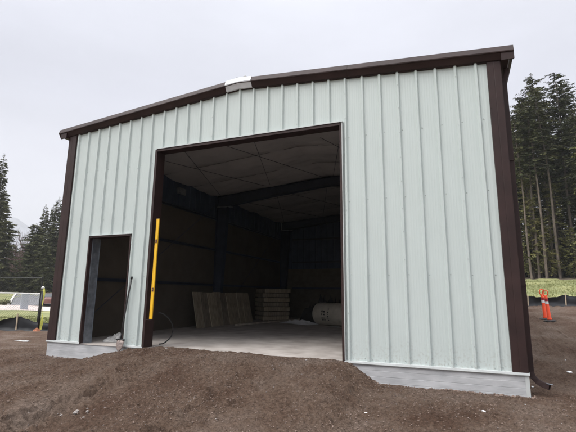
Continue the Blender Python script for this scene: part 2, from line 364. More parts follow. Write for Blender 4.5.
# loose clods and gravel lying on the soil (nobody could count them)
def scatter(name, n, rng, size, m, label, seed, near_bias=True):
    rs = random.Random(seed); mb = MB()
    base = [Vector(v) for v in ((1, 0, 0), (-1, 0, 0), (0, 1, 0), (0, -1, 0), (0, 0, 1), (0, 0, -1))]
    fs = [(0, 2, 4), (2, 1, 4), (1, 3, 4), (3, 0, 4), (2, 0, 5), (1, 2, 5), (3, 1, 5), (0, 3, 5)]
    xs = []; ys = []
    while len(xs) < n:
        x = rs.uniform(rng[0], rng[1]); y = rs.uniform(rng[2], rng[3])
        if y > -0.03 and abs(x) < 4.75: continue
        if float(vnoise(np.array([x * 1.3]), np.array([y * 1.3]), seed)[0]) + 0.5 < rs.random() * 0.9: continue
        xs.append(x); ys.append(y)
    zs = height(np.array(xs), np.array(ys))
    for x, y, z in zip(xs, ys, zs):
        s = size * (rs.random() ** 3 * 2.6 + 0.35); rot = Matrix.Rotation(rs.random() * 6.3, 3, 'Z') @ Matrix.Rotation(rs.random() * 6.3, 3, 'X')
        c = Vector((x, y, z + s * 0.25))
        mb.add([c + rot @ (Vector((v.x * rs.uniform(.7, 1.3), v.y * rs.uniform(.6, 1.1), v.z * rs.uniform(.5, .9))) * s) for v in base], fs)
    o = mb.build(name, m, smooth=False); return tag(o, label, 'soil', kind='stuff')
scatter('soil_clods', 26000, (-5.4, 6.3, -3.8, 0.0), 0.0052, M['clod'], 'small brown clods strewn over the bare soil', 3)
scatter('gravel_bits', 4000, (-6.5, 7.0, -3.7, 6.0), 0.0045, M['gravel'], 'fine grey gravel bits mixed into the bare soil', 8)

scatter('soil_crumbs', 700, (2.1, 4.75, -0.13, -0.035), 0.0085, M['clod'], 'brown soil crumbs heaped against the right foundation', 13)
scatter('soil_crumbs', 400, (-4.7, -2.0, -0.13, -0.035), 0.0085, M['clod'], 'brown soil crumbs heaped against the left foundation', 14)
# ------------------------------------------------------------------ the metal building
SL, HR = 0.082, 5.055            # roof slope; height of rake lower edge at ridge
XL, XR, YB = -4.57, 4.62, 12.7
bld = empty('metal_building', (0, 0, 0), 'pale green ribbed metal building with dark brown trim and a wide open doorway', 'building')
RB = 0.3048
ribs = [k * RB for k in range(-14, 15)]
def rib_profile(x0, x1):
    pts = []
    for c in ribs + [ribs[-1] + RB, ribs[0] - RB]:
        pts += [(c - .034, 0), (c - .015, -.034), (c + .015, -.034), (c + .034, 0)]
        for q in (0.072, 0.112, 0.152, 0.192, 0.232):
            pts += [(c + q - .010, 0), (c + q - .004, -.0010), (c + q + .004, -.0010), (c + q + .010, 0)]
    pts = sorted(pts); xs = [p[0] for p in pts]; ys = [p[1] for p in pts]
    inside = [(x, y) for x, y in pts if x0 < x < x1]
    return [(x0, float(np.interp(x0, xs, ys)))] + inside + [(x1, float(np.interp(x1, xs, ys)))]
def oil(x, z): return 0.0032 * math.sin(x * 5.1 + z * 1.7) * math.sin(z * 2.3 + x * .7) + 0.0012 * math.sin(z * 7 + x * 13)
fmb = MB()
def siding_piece(x0, x1, z0, ztop, nz):
    prof = rib_profile(x0, x1)
    secs = []
    for i in range(nz + 1):
        row = []
        for x, y in prof:
            zt = ztop(x); z = z0 + (zt - z0) * i / nz
            row.append((x, y + oil(x, z), z))
        secs.append(row)
    fmb.sweep(secs, closed=False, caps=False)
top = lambda x: HR + 0.03 - SL * abs(x)
DX0, DX1, DZ = -1.93, 2.03, 4.000            # big doorway
WX0, WX1, WZ = -3.60, -2.48, 2.235           # walk doorway
siding_piece(XL + .02, WX0, 0.02, top, 22)
siding_piece(WX0, WX1, WZ, top, 12)
siding_piece(WX1, DX0, 0.02, top, 22)
siding_piece(DX0, 0, DZ, top, 6); siding_piece(0, DX1, DZ, top, 6)
siding_piece(DX1, XR - .02, 0.02, top, 22)
front = fmb.build('front_siding', M['siding'], bld)
# screws: rows at every girt, beside each rib
smb = MB()
def disc(c, r, h, ax='y'):
    n = 7; a = [2 * math.pi * k / n for k in range(n)]
    A = [(c[0] + r * math.cos(t), c[1], c[2] + r * math.sin(t)) for t in a]
    B = [(c[0] + .6 * r * math.cos(t), c[1] - h, c[2] + .6 * r * math.sin(t)) for t in a]
    smb.sweep([A, B])
rsr = random.Random(2)
for zr in (0.07, 1.37, 2.62, 3.76):
    for x in ribs:
        for dx in ((0.052,) if zr > 1 else (0.052, -0.052)):
            xx = x + dx + rsr.uniform(-.006, .006); zz = zr + rsr.uniform(-.012, .012)
            if xx < XL + .25 or xx > XR - .2: continue
            if DX0 - .03 < xx < DX1 + .03 and zz < DZ: continue
            if WX0 - .03 < xx < WX1 + .03 and zz < WZ: continue
            disc((xx, -.001, zz), 0.0085, .007)
for x in ribs[::3]:
    for i in range(12):     # stitch screws down the sheet laps
        zz = 0.35 + i * 0.42 + rsr.uniform(-.03, .03)
        if zz > top(x) - .1: continue
        if DX0 - .03 < x < DX1 + .03 and zz < DZ: continue
        if WX0 - .03 < x < WX1 + .03 and zz < WZ: continue
        disc((x, -.035, zz), 0.006, .006)
tag(smb.build('siding_screws', M['screw'], bld), kind='stuff')

# side and back walls: simple ribbed sheets (outer face), roof sheets
def ribbed_side(xw, sgn):
    mb = MB(); pr = []
    y = 0.03
    while y < YB - .3:
        pr += [(y, 0), (y + .12, 0), (y + .14, .03), (y + .165, .03), (y + .185, 0)]; y += RB
    pr.append((YB, 0)); zt = HR - SL * abs(xw)
    mb.sweep([[(xw + sgn * o, y, z) for y, o in pr] for z in (0.02, zt)], closed=False, caps=False)
    return mb
ribbed_side(XL + .04, -1).build('side_siding', M['siding'], bld)
ribbed_side(XR - .04, 1).build('side_siding', M['siding'], bld)
mb = MB(); pr = []
x = XL
while x < XR - .3:
    pr += [(x, 0), (x + .12, 0), (x + .14, .03), (x + .165, .03), (x + .185, 0)]; x += RB
pr += [(0.0, 0.0)] if False else []
pr.append((XR, 0))
mb.sweep([[(x, YB + o, 0.02) for x, o in pr], [(x, YB + o, HR - SL * abs(x)) for x, o in pr]], closed=False, caps=False)
mb.build('back_siding', M['siding'], bld)
for sg, xe in ((-1, XL - .10), (1, XR + .10)):
    mb = MB()
    mb.sweep([[(0, y, HR + .12), (xe, y, HR + .12 - SL * abs(xe)), (xe, y, HR + .085 - SL * abs(xe)), (0, y, HR + .085)] for y in (-.02, YB + .1)])
    mb.build('roof_sheet', M['brown'], bld)

# rake trim: sculpted profile running up the gable
def rake(x0, x1, n=10, m=M['brown'], dz=0.0, dy=0.0, name='rake_trim'):
    mb = MB()
    prof = [(-.034, .000), (-.060, .004), (-.112, .090), (-.128, .094), (-.132, .110), (-.100, .206), (-.070, .211), (.10, .211), (.10, .180), (-.034, .180)]
    secs = []
    for i in range(n + 1):
        x = x0 + (x1 - x0) * i / n; zl = HR - SL * abs(x)
        secs.append([(x, y - dy if y < .05 else y, zl + z + (dz if z > .02 else -dz * .4)) for y, z in prof])
    mb.sweep(secs); return mb.build(name, m, bld)
rake(-4.83, -1.6); rake(-1.597, -.004); rake(.004, 2.2); rake(2.203, 4.81)
cp = rake(-.285, .285, 4, M['cap'], dz=.008, dy=.010, name='ridge_cap')
mb = MB(); rs = random.Random(5)      # torn protective film on the cap
pts = []
for i in range(17):
    x = -.27 + i * .034; z = HR + .224 - SL * abs(x); pts.append((x, -.07 + rs.uniform(-.02, .02), z + .01 + (rs.uniform(.0, .030) if 5 < i < 15 else 0)))
mb.sweep([[(p[0], -.085, HR + .212 - SL * abs(p[0])) for p in pts], pts, [(p[0], p[1] + .05, HR + .220 - SL * abs(p[0])) for p in pts]], closed=False, caps=False)
mb.build('cap_film', M['film'], cp)

# dark closure strip under the rake
mb = MB()
for sg in (-1, 1):
    secs = [[(sg * x, -.002, HR - .012 - SL * x), (sg * x, -.030, HR - .010 - SL * x), (sg * x, -.034, HR + .012 - SL * x), (sg * x, -.002, HR + .012 - SL * x)] for x in (0.0, 4.5)]
    mb.sweep(secs)
mb.build('closure_strip', M['brown'], bld)

# corner trims
def corner(x0, x1, side):
    mb = MB(); zt = HR - SL * abs(x0) + .0
    w = x1 - x0
    prof = [(x0, -.004), (x0 + .004, -.040), (x0 + w * .46, -.041), (x0 + w * .5, -.038), (x0 + w * .54, -.041), (x1 - .004, -.040), (x1, -.004)]
    if side > 0: prof = prof[:-1] + [(x1 + .004, -.036), (x1 + .006, .20), (x1 - .02, .20), (x1 - .02, 0)]
    else: prof = [(x0 + .02, 0), (x0 + .02, .20), (x0 - .006, .20), (x0 - .004, -.036)] + prof[1:]
    mb.sweep([[(x, y, z) for x, y in prof] for z in np.linspace(0.012, zt + .02, 12)])
    for z in np.arange(.25, zt - .1, .61):
        global smb
        keep = smb; smb = MB()
        disc((x0 + .018 if side > 0 else x1 - .018, -.040, z), .008, .006)
        b = len(mb.v); mb.v += smb.v; mb.f += [tuple(b + i for i in f) for f in smb.f]; mb.m += [0] * len(smb.f); smb = keep
    return mb.build('corner_trim', M['brown'], bld)
corner(XL, -4.335, -1); corner(4.425, XR, 1)

# base trim ledge and foundation
def base_trim(x0, x1):
    mb = MB(); mb.sweep([[(x, y, z) for y, z in ((.0, .035), (-.044, .030), (-.050, .0), (-.046, -.008), (.0, -.004))] for x in (x0, x1)])
    return mb.build('base_trim', M['white'], bld)
base_trim(XL - .006, WX0 - .01); base_trim(WX1 + .01, DX0 - .03); base_trim(DX1 + .03, XR + .012)
mb = MB(); rs = random.Random(7)       # board-marked concrete
zs = [-.75, -.45, -.356, -.352, -.348, -.266, -.262, -.258, -.182, -.178, -.174, -.094, -.090, -.086, -.010]
ys = [0, 0, 0, .003, 0, 0, .0025, .0, 0, .003, 0, 0, .002, 0, 0]
secs = []
for i, x in enumerate(np.linspace(XL + .012, XR - .012, 40)):
    secs.append([(x, -.022 + ys[j] + .0015 * math.sin(x * 9 + j), zs[j]) for j in range(len(zs))] + [(x, .10, -.010), (x, .10, -.75)])
mb.sweep(secs)
M['found'] = mat('board_marked_concrete', (0.34, 0.345, 0.355), 0.8, col2=(0.50, 0.505, 0.515), vscale=2.6, detail=14, bump=0.12, bscale=60, stretch=(1, 1, 3))
mb.build('foundation', M['found'], bld)
mb = MB()
mb.box(XL + .012, XL + .12, .10, YB, -.75, -.012); mb.box(XR - .12, XR - .012, .10, YB, -.75, -.012); mb.box(XL + .12, XR - .12, YB - .1, YB, -.75, -.012)
mb.build('foundation', M['found'], bld)
mb = MB(); mb.box(XR - .045, XR + .004, -.030, .03, -.42, -.012)
mb.build('foundation_corner_strip', M['white'], bld)

# floor slab (front edge has crumbs of soil)
mb = MB(); mb.box(XL + .12, XR - .12, .10, YB - .10, -.30, -.001)
mb.box(DX0, DX1, -.02, .0995, -.0098, -.001); mb.box(WX0, WX1, -.035, .0995, -.0098, -.001)
mb.build('floor_slab', M['concrete'], bld)

# ---- big doorway trim: jamb faces, header, drip cap
mb = MB()
mb.box(DX0 - .012, DX0 + .004, -.046, .205, .0, DZ - .002)       # left jamb cladding
mb.box(DX0 - .05, DX0 - .012, -.046, -.036, .0, DZ + .03)
mb.build('door_jamb', M['brown'], bld)
mb = MB()
mb.box(DX1 - .004, DX1 + .012, -.046, .205, .0, DZ - .002)
mb.box(DX1 + .012, DX1 + .035, -.046, -.036, .0, DZ + .02)
mb.build('door_jamb', M['brown'], bld)
mb = MB()
mb.box(DX0 - .012, DX1 + .012, -.0465, .20, DZ, DZ + .014)
mb.box(DX0 - .012, DX1 + .012, -.052, -.0467, DZ - .012, DZ + .050)
mb.build('door_header_trim', M['brown'], bld)
mb = MB(); mb.box(DX0 - .03, DX1 + .055, -.062, -.001, DZ + .0505, DZ + .058); mb.box(DX0 - .03, DX1 + .055, -.064, -.0605, DZ + .040, DZ + .0503)
mb.box(DX1 + .037, DX1 + .050, -.050, -.034, .04, DZ + .038)
mb.build('header_drip_cap', M['white'], bld)
mb = MB()      # structural framed opening in dark steel behind
mb.box(DX0 - .10, DX0 - .013, .02, .20, 0, DZ + .2); mb.box(DX1 + .013, DX1 + .10, .02, .20, 0, DZ + .2); mb.box(DX0 - .012, DX1 + .012, .02, .20, DZ + .016, DZ + .2)
mb.build('door_frame_channel', M['steel'], bld)

# ---- walk doorway
mb = MB()
mb.box(WX0 - .028, WX0 + .006, -.044, .03, .0, WZ + .025); mb.box(WX1 - .006, WX1 + .020, -.044, .16, .0, WZ + .025)
mb.box(WX0 + .0065, WX1 - .0065, -.044, .16, WZ - .012, WZ + .025)
mb.build('walk_door_trim', M['brown'], bld)
mb = MB(); mb.box(WX0 - .04, WX1 + .035, -.056, -.001, WZ + .0255, WZ + .034)
mb.build('walk_door_drip_cap', M['white'], bld)
mb = MB()      # galvanised channel jamb with lips
mb.box(WX0 + .0065, WX0 + .012, .031, .235, .0, WZ - .013); mb.box(WX0 + .0125, WX0 + .035, .031, .036, .0, WZ - .013); mb.box(WX0 + .0125, WX0 + .035, .230, .235, .0, WZ - .013)
for z in np.arange(.2, 2.2, .33): mb.box(WX0 + .0121, WX0 + .0160, .12, .15, z, z + .06)
mb.build('galvanised_jamb', M['galv'], bld)

# ---- gutters and downspouts
for sg, xe in ((-1, XL), (1, XR)):
    mb = MB(); x0 = xe + sg * .012; x1 = xe + sg * .19; z0 = HR - SL * 4.6 - .04; z1 = z0 + .15
    pr = [(x0, z1), (x0, z0), (x0 + sg * .10, z0), (x0 + sg * .125, z0 + .05), (x1, z0 + .09), (x1, z1), (x1 - sg * .008, z1), (x1 - sg * .008, z0 + .095), (x0 + sg * .115, z0 + .055), (x0 + sg * .095, z0 + .008), (x0 + sg * .008, z0 + .008), (x0 + sg * .008, z1)]
    mb.sweep([[(x, y, z) for x, z in pr] for y in (-.10, YB + .08)])
    mb.box(min(x0, x1), max(x0, x1), -.115, -.1002, z0, z1)
    mb.build('gutter', M['brown'], bld)
    mb = MB(); dx = xe + sg * .055
    path = [(dx + sg * .05, .22, z0 + .01), (dx + sg * .05, .22, z0 - .06), (dx, .20, z0 - .22), (dx, .20, .10), (dx, .20, .02), (dx + sg * .02, .19, -.05), (dx + sg * .07, .17, -.105), (dx + sg * .14, .14, -.140), (dx + sg * .20, .11, -.155)]
    if sg < 0: path = path[:5]
    secs = []
    for i, p in enumerate(path):
        p = Vector(p); d = (Vector(path[min(i + 1, len(path) - 1)]) - Vector(path[max(i - 1, 0)])).normalized()
        v = Vector((0, 1, 0)) - d * d.y; v.normalize(); u = v.cross(d).normalized()
        secs.append([p + u * a_ + v * b_ for a_, b_ in ((-.037, -.034), (-.037, .034), (-.034, .037), (.034, .037), (.037, .034), (.037, -.034), (.034, -.037), (-.034, -.037))])
    mb.sweep(secs, caps=False)
    ds = mb.build('downspout', M['brown'], bld)
    if sg > 0:
        mb = MB(); e = Vector(path[-1]); mb.box(-.05, .035, -.034, .034, .0375, .0405, M=Matrix.Translation(e) @ Matrix.Rotation(R(9), 4, 'Y'))
        mb.build('outlet_lip', M['galv'], ds)
    for zc in (1.2, 3.1):
        mb = MB(); mb.box(dx - .042, dx + .042, .150, .160, zc, zc + .03); mb.box(dx + sg * .038 - .003, dx + sg * .038 + .003, .160, .24, zc, zc + .03)
        mb.build('strap', M['brown'], ds)

# ---- interior: liner, frames, girts
WI = 4.36
mb = MB()      # ceiling liner, sagging between straps
nxs, nys = 110, 160
for sg in (-1, 1):
    g = []
    for j in range(nys + 1):
        y = 0.22 + (YB - .44) * j / nys; row = []
        for i in range(nxs // 2 + 1):
            x = sg * (WI + .06) * i / (nxs // 2)
            sag = -0.075 * abs(math.sin(math.pi * (y - .2) / 1.52)) ** .6 - .030 * abs(math.sin(math.pi * x / 1.5)) + .05 * mnoise.noise((x * .9, y * 1.6, 3)) + .035 * mnoise.noise((x * 2.2, y * 3.9, 7)) + .018 * mnoise.noise((x * 6, y * 9, 5))
            row.append((x, y, HR - .03 - SL * abs(x) + sag))
        g.append(row)
    mb.sweep(g, closed=False, caps=False)
mb.build('ceiling_liner', M['liner'], bld, smooth=True)
mb = MB()
for y in np.arange(.22 + 1.50, YB - .5, 1.52):
    for sg in (-1, 1):
        a_ = HR - .075; mb.sweep([[(sg * x, y - .016, a_ - SL * x), (sg * x, y + .016, a_ - SL * x), (sg * x, y + .016, a_ - SL * x + .003), (sg * x, y - .016, a_ - SL * x + .003)] for x in (0, WI)])
mb.build('liner_straps', M['strap'], bld)
def wall_panel(name, pts, m, **k):
    mb = MB(); mb.sweep(pts, closed=False, caps=False); return mb.build(name, m, bld, **k)
def batt_wall(xw, sg):
    g = []
    for z in np.linspace(0, 3.74, 26):
        g.append([(xw - sg * (.02 + .030 * abs(math.sin(math.pi * (y - .2) / 1.22)) ** .5 + .01 * math.sin(z * 5 + y * 3)), y, z) for y in np.linspace(.2, YB - .2, 110)])
    wall_panel('wall_insulation', g, M['batt'], smooth=True)
    pr = []; y = .2
    while y < YB - .5:
        pr += [(y, 0), (y + .20, 0), (y + .215, -.03), (y + .245, -.03), (y + .26, 0)]; y += RB
    pr.append((YB - .2, 0))
    wall_panel('upper_wall_sheet', [[(xw + sg * (.03 - o * .0) - sg * (-o) * 1.0, y, z) for y, o in pr] for z in (3.72, HR - SL * 4.36 - .03)], M['blue'])
batt_wall(-WI - .06, -1); batt_wall(WI + .06, 1)
# back wall: sheathing low, dark steel sheet above
wall_panel('back_wall_board', [[(x, YB - .20 + .004 * math.sin(x * 7), z) for x in np.linspace(-WI, WI, 30)] for z in (0, 2.30)], M['board'])
pr = []; x = -WI
while x < WI - .3: pr += [(x, 0), (x + .2, 0), (x + .215, .03), (x + .245, .03), (x + .26, 0)]; x += RB
pr.append((WI, 0))
wall_panel('back_wall_sheet', [[(x, YB - .18 + o, 2.28) for x, o in pr], [(x, YB - .18 + o, HR - SL * abs(x)) for x, o in pr]], M['blue'])
# inner face of the front wall
mb = MB()
for x0, x1, z0 in ((-WI, WX0 - .03, 0), (WX0 - .03, WX1 + .03, WZ + .05), (WX1 + .03, DX0 - .101, 0), (DX0 - .101, DX1 + .101, DZ + .21), (DX1 + .101, WI, 0)):
    mb.sweep([[(x, .20, z) for x, z in ((x0, z0), (x1, z0), (x1, HR - .05 - SL * abs(x1)), ((x0 + x1) / 2, HR - .05 - SL * abs((x0 + x1) / 2)), (x0, HR - .05 - SL * abs(x0)))], [(x, .215, z) for x, z in ((x0, z0), (x1, z0), (x1, HR - .05 - SL * abs(x1)), ((x0 + x1) / 2, HR - .05 - SL * abs((x0 + x1) / 2)), (x0, HR - .05 - SL * abs(x0)))]])
mb.build('front_wall_liner', M['batt'], bld)
def ibeam(mb, pts_in, pts_out, y, w=.10, t=.006):     # plate girder between two edge polylines in the XZ plane
    n = len(pts_in)
    mb.sweep([[(pts_in[i][0], y - t, pts_in[i][1]), (pts_in[i][0], y + t, pts_in[i][1]), (pts_out[i][0], y + t, pts_out[i][1]), (pts_out[i][0], y - t, pts_out[i][1])] for i in range(n)])
    for pl, s_ in ((pts_in, 1), (pts_out, -1)):
        secs = []
        for i in range(n):
            o = pts_out[i] if pl is pts_in else pts_in[i]
            d = Vector((o[0] - pl[i][0], o[1] - pl[i][1])); d.normalize(); d *= .012
            secs.append([(pl[i][0], y - w, pl[i][1]), (pl[i][0], y + w, pl[i][1]), (pl[i][0] + d.x, y + w, pl[i][1] + d.y), (pl[i][0] + d.x, y - w, pl[i][1] + d.y)])
        mb.sweep(secs)
for y in (6.28, 12.30):
    zi = lambda x: HR - .11 - SL * abs(x)
    for sg in (-1, 1):
        mb = MB(); ibeam(mb, [(sg * (WI - .02 - .24), .012), (sg * (WI - .02 - .46), zi(WI) - .40)], [(sg * (WI - .03), .012), (sg * (WI - .03), zi(WI) - .40)], y)
        mb.box(min(sg * (WI - .5), sg * (WI - .02)), max(sg * (WI - .5), sg * (WI - .02)), y - .13, y + .13, .0, .011)
        c_ = mb.build('frame_column', M['steel'], bld)
        mb = MB(); mb.box(min(sg * (WI - .62), sg * (WI - .05)), max(sg * (WI - .62), sg * (WI - .05)), y - .105, y + .105, zi(WI) - .398, zi(WI) - .378)
        mb.build('end_plate', M['galv'], c_)
        mb = MB(); xs_ = [WI - .03, WI - .6, 2.0, 0.0]; dp = [.40, .40, .33, .30]
        ibeam(mb, [(sg * x, zi(x) - d + (0.02 if i == 0 else 0)) for i, (x, d) in enumerate(zip(xs_, dp))], [(sg * x, zi(x)) for x in xs_], y)
        mb.build('rafter', M['steel'], bld)
for sg in (-1, 1):
    for z in (1.37, 2.62, 3.74):
        for y0, y1 in ((.24, 6.16), (6.40, 12.18)):
            mb = MB(); xw = sg * (WI - .03)
            secs = [[(xw, y, z - .04), (xw - sg * .05, y, z - .04), (xw - sg * .05, y, z - .034), (xw - sg * .006, y, z - .034), (xw - sg * .006, y, z + .034), (xw - sg * .05, y, z + .034), (xw - sg * .05, y, z + .04), (xw, y, z + .04)] for y in (y0, y1)]
            mb.sweep(secs); mb.build('girt', M['steel'], bld)
for z in (1.37, 2.62, 3.74):
    mb = MB(); mb.box(-WI + .6, WI - .6, YB - .29, YB - .24, z - .04, z + .04); mb.build('girt', M['steel'], bld)
for y0, y1 in ((.3, 6.1), (6.5, 12.1)):
    for sg in (-1, 1):
        for x0, x1 in ((sg * .15, sg * 2.1), (sg * 2.1, sg * 4.1)):
            for f0, f1 in ((x0, x1), (x1, x0)):
                mb = MB(); mb.tube([(f0, y0, HR - .15 - SL * abs(f0)), (f1, y1, HR - .15 - SL * abs(f1))], .0065, 6); mb.build('brace_rod', M['steel'], bld)
        mb = MB(); mb.tube([(sg * (WI - .09), y0, .15), (sg * (WI - .09), y1, 4.3)], .009, 6); mb.build('brace_rod', M['steel'], bld)
mb = MB(); mb.box(-WI + .0, -WI + .06, 3.86, 4.26, 4.20, 4.40); mb.box(-WI + .0602, -WI + .066, 3.90, 4.22, 4.235, 4.365)
mb.build('junction_box', M['galv'], bld)

# ------------------------------------------------------------------ things inside
rs = random.Random(11)
n = 9
for i in range(n):
    # narrow wood sheets side by side, leaning back on the left wall and its column
    w, h, t = rs.uniform(.50, .60), rs.uniform(1.115, 1.135), .026
    Mx = Matrix.Rotation(R(-12.5 + rs.uniform(-1.2, 1.2)), 4, 'Y') @ Matrix.Rotation(R(rs.uniform(-1.5, 1.5)), 4, 'Z') @ Matrix.Rotation(R(rs.uniform(-.8, .8)), 4, 'X')
    mb = MB(); mb.box(0, t, 0, w, 0, h, M=Mx)
    o = mb.build('wood_sheet', [M['ply'], M['ply2'], M['ply3']][(i * 2) % 3 if i < 5 else 1], bevel=.003)
    zmin = min(v.co.z for v in o.data.vertices); o.location = (-3.74 + .028 * (i % 3), 4.40 + i * .39, -zmin + .001)
    tag(o, ('nearest and leftmost wood sheet' if i == 0 else 'farthest and rightmost wood sheet' if i == n - 1 else ('second', 'third', 'fourth', 'fifth', 'sixth', 'seventh', 'eighth')[i - 1] + ' wood sheet from the left') + ' of the row leaning against the left inside wall', 'board', 'wood sheets leaning in a row inside the building')
# bundles stacked by the back
rs = random.Random(21); ords = ['lowest', 'second from bottom', 'third from bottom', 'middle', 'third from top', 'second from top', 'topmost']
for i in range(7):
    b = empty('lumber_bundle', (-3.68 + rs.uniform(-.03, .03), 9.8 + rs.uniform(-.03, .03), .001 + i * .185), f'flat wrapped bundle in the dark back left, {ords[i]} of its stack', 'bundle', 'flat bundles stacked at the back', R(-44 + rs.uniform(-2, 2)))
    mb = MB(); mb.box(-.60, .60, -.58, .58, .022, .183); mb.build('wrapped_pack', M['ply'] if i % 2 else M['ply2'], b, bevel=.02)
    for yy in (-.42, .34):
        mb = MB(); mb.box(-.54, .54, yy, yy + .08, .0, .0215); mb.build('runner', M['ply3'], b)
mb = MB(); mb.box(-.055, .055, 0, 5.0, 0, .055)
o = mb.build('timber_batten', M['lumber'], bevel=.004); o.location = (-3.30, 6.1, .001); o.rotation_euler = (0, 0, R(-8)); tag(o, 'long thin timber lying on the slab from the leaning sheets to the back', 'timber')
# insulation roll lying on its side
rl = empty('insulation_roll', (-.98, 8.05, 0), 'big beige wrapped roll with dark print lying on the slab beside the right jamb', 'roll', rz=R(-24))
mb = MB(); RR = .40; secs = []
for x, r_ in ((0, .02), (.0, .10), (.03, .22), (.0, .33), (.015, .375), (.06, .398), (.3, .402), (.6, .392), (1.0, .402), (1.35, .397), (1.42, .36), (1.42, .05)):
    secs.append([(x, r_ * math.cos(t) * (1.03), RR - .003 + r_ * math.sin(t) * .985) for t in [2 * math.pi * k / 40 for k in range(40)]])
mb.sweep(secs); mb.build('wrapped_cylinder', M['roll'], rl, smooth=True)
def ink(x0, x1, a0, a1):
    mb = MB(); secs = [[(x, (.4045 + q) * math.cos(t) * 1.03, RR - .003 + (.4045 + q) * math.sin(t) * .985) for x, q in ((x0, 0), (x1, 0), (x1, .0015), (x0, .0015))] for t in np.linspace(R(a0), R(a1), 6)]
    mb.sweep(secs); mb.build('printed_mark', M['ink'], rl)
for (x0, x1, a0, a1) in ((.46, .52, 160, 170), (.53, .62, 163, 171), (.46, .62, 172.5, 175), (.46, .49, 176, 184), (.54, .62, 177, 184),
                         (.46, .62, 196, 199), (.46, .50, 200, 210), (.53, .57, 202, 208), (.59, .62, 200, 210), (.46, .60, 211.5, 214),
                         (.74, .78, 150, 156), (.74, .78, 160, 163), (.74, .78, 167, 174), (.74, .78, 178, 181), (.74, .78, 186, 194), (.74, .78, 199, 203), (.74, .78, 207, 212)): ink(x0, x1, a0, a1)
# crumpled things
def crumple(name, cx, cy, z0, w, d, h, m, label, cat, seed, rz=0, nn=30):
    g = []; 
    for j in range(nn + 1):
        row = []
        for i in range(nn + 1):
            u = i / nn - .5; v = j / nn - .5
            rr_ = 1 + .25 * mnoise.noise((u * 3, v * 3, seed)); e = max(0, 1 - (2 * max(abs(u), abs(v))) ** 3)
            zz = h * e * (.45 + .9 * abs(mnoise.noise((u * 5, v * 5, seed + 3))) + .5 * abs(mnoise.noise((u * 13, v * 13, seed + 9))))
            row.append((u * w * rr_, v * d * rr_, zz + .004))
        g.append(row)
    mb = MB(); mb.sweep(g, closed=False, caps=False)
    mb.sweep([[(p[0], p[1], .001) for p in r_] for r_ in g[::-1]], closed=False, caps=False)
    o = mb.build(name, m); o.location = (cx, cy, z0); o.rotation_euler = (0, 0, rz); return tag(o, label, cat)
crumple('paper_sheet', -1.80, 8.25, 0.0, 1.7, .55, .12, M['litter'], 'crumpled pale sheet lying on the slab left of the beige roll', 'sheet', 3, R(-30))
crumple('plastic_scrap', -.15, 7.15, 0.0, .35, .2, .03, M['film'], 'small pale scrap on the slab in front of the beige roll', 'scrap', 13)
crumple('plastic_film', -3.12, .78, 0.0, .72, .62, .22, M['film'], 'crumpled cloudy plastic film just inside the small doorway', 'plastic film', 7, R(10))
crumple('dark_tarp', -1.2, 9.4, 0.0, 1.9, .8, .95, M['rubber'], 'dark crumpled tarp heaped behind the beige roll', 'tarp', 17, R(-20))
# black hose looping beside the left jamb
mb = MB(); P0 = [(-1.99, .42, .66), (-1.92, .50, .62), (-1.83, .6, .50), (-1.79, .66, .34), (-1.82, .66, .18), (-1.88, .60, .08), (-1.94, .55, .030), (-2.0, .5, .02)]
pp = []
for i in range(len(P0) - 1):
    for k in range(5):
        t = k / 5; a0 = Vector(P0[max(i - 1, 0)]); a1 = Vector(P0[i]); a2 = Vector(P0[i + 1]); a3 = Vector(P0[min(i + 2, len(P0) - 1)])
        pp.append(.5 * ((2 * a1) + (a2 - a0) * t + (2 * a0 - 5 * a1 + 4 * a2 - a3) * t * t + (3 * a1 - 3 * a2 + a3 - a0) * t ** 3))
pp.append(Vector(P0[-1])); mb.tube(pp, .013, 8)
tag(mb.build('black_hose', M['black'], smooth=True), 'black hose looping out from behind the left doorway jamb', 'hose')

# spirit level leaning on the left jamb
lv = empty('spirit_level', (-1.765, -.085, .56), 'long yellow spirit level standing upright against the left side of the doorway', 'spirit level')
lv.rotation_euler = (R(-1.2), R(-.6), 0)
mb = MB()
mb.sweep([[(x, y, z) for x, y in ((-.031, -.012), (-.031, .012), (-.024, .012), (-.022, .009), (.022, .009), (.024, .012), (.031, .012), (.031, -.012), (.024, -.012), (.022, -.009), (-.022, -.009), (-.024, -.012))] for z in (0, 1.98)])
mb.build('level_body', M['yellow'], lv)
for z in (.52, 1.48):
    mb = MB(); mb.box(-.020, .020, -.014, -.0092, z, z + .075); w_ = mb.build('vial_window', M['vial'], lv)
    mb = MB(); mb.tube([(-.015, -.0175, z + .037), (.015, -.0175, z + .037)], .0035, 8); mb.build('vial', M['tape'], w_)
for z in (-.012, 1.9805):
    mb = MB(); mb.box(-.032, .032, -.0135, .0135, z, z + .0115); mb.build('end_cap', M['black'], lv)
mb = MB(); mb.box(DX0 + .02, DX0 + .12, -.06, .02, .53, .55)      # nothing hovers: small ledge bracket under the level
# (the level stands on this steel clip fixed to the jamb)
mb.v = []; mb.f = []; mb.m = []
mb.box(DX0 + .0045, -1.735, -.102, -.066, .540, .546); mb.build('jamb_clip', M['brown'], bld)

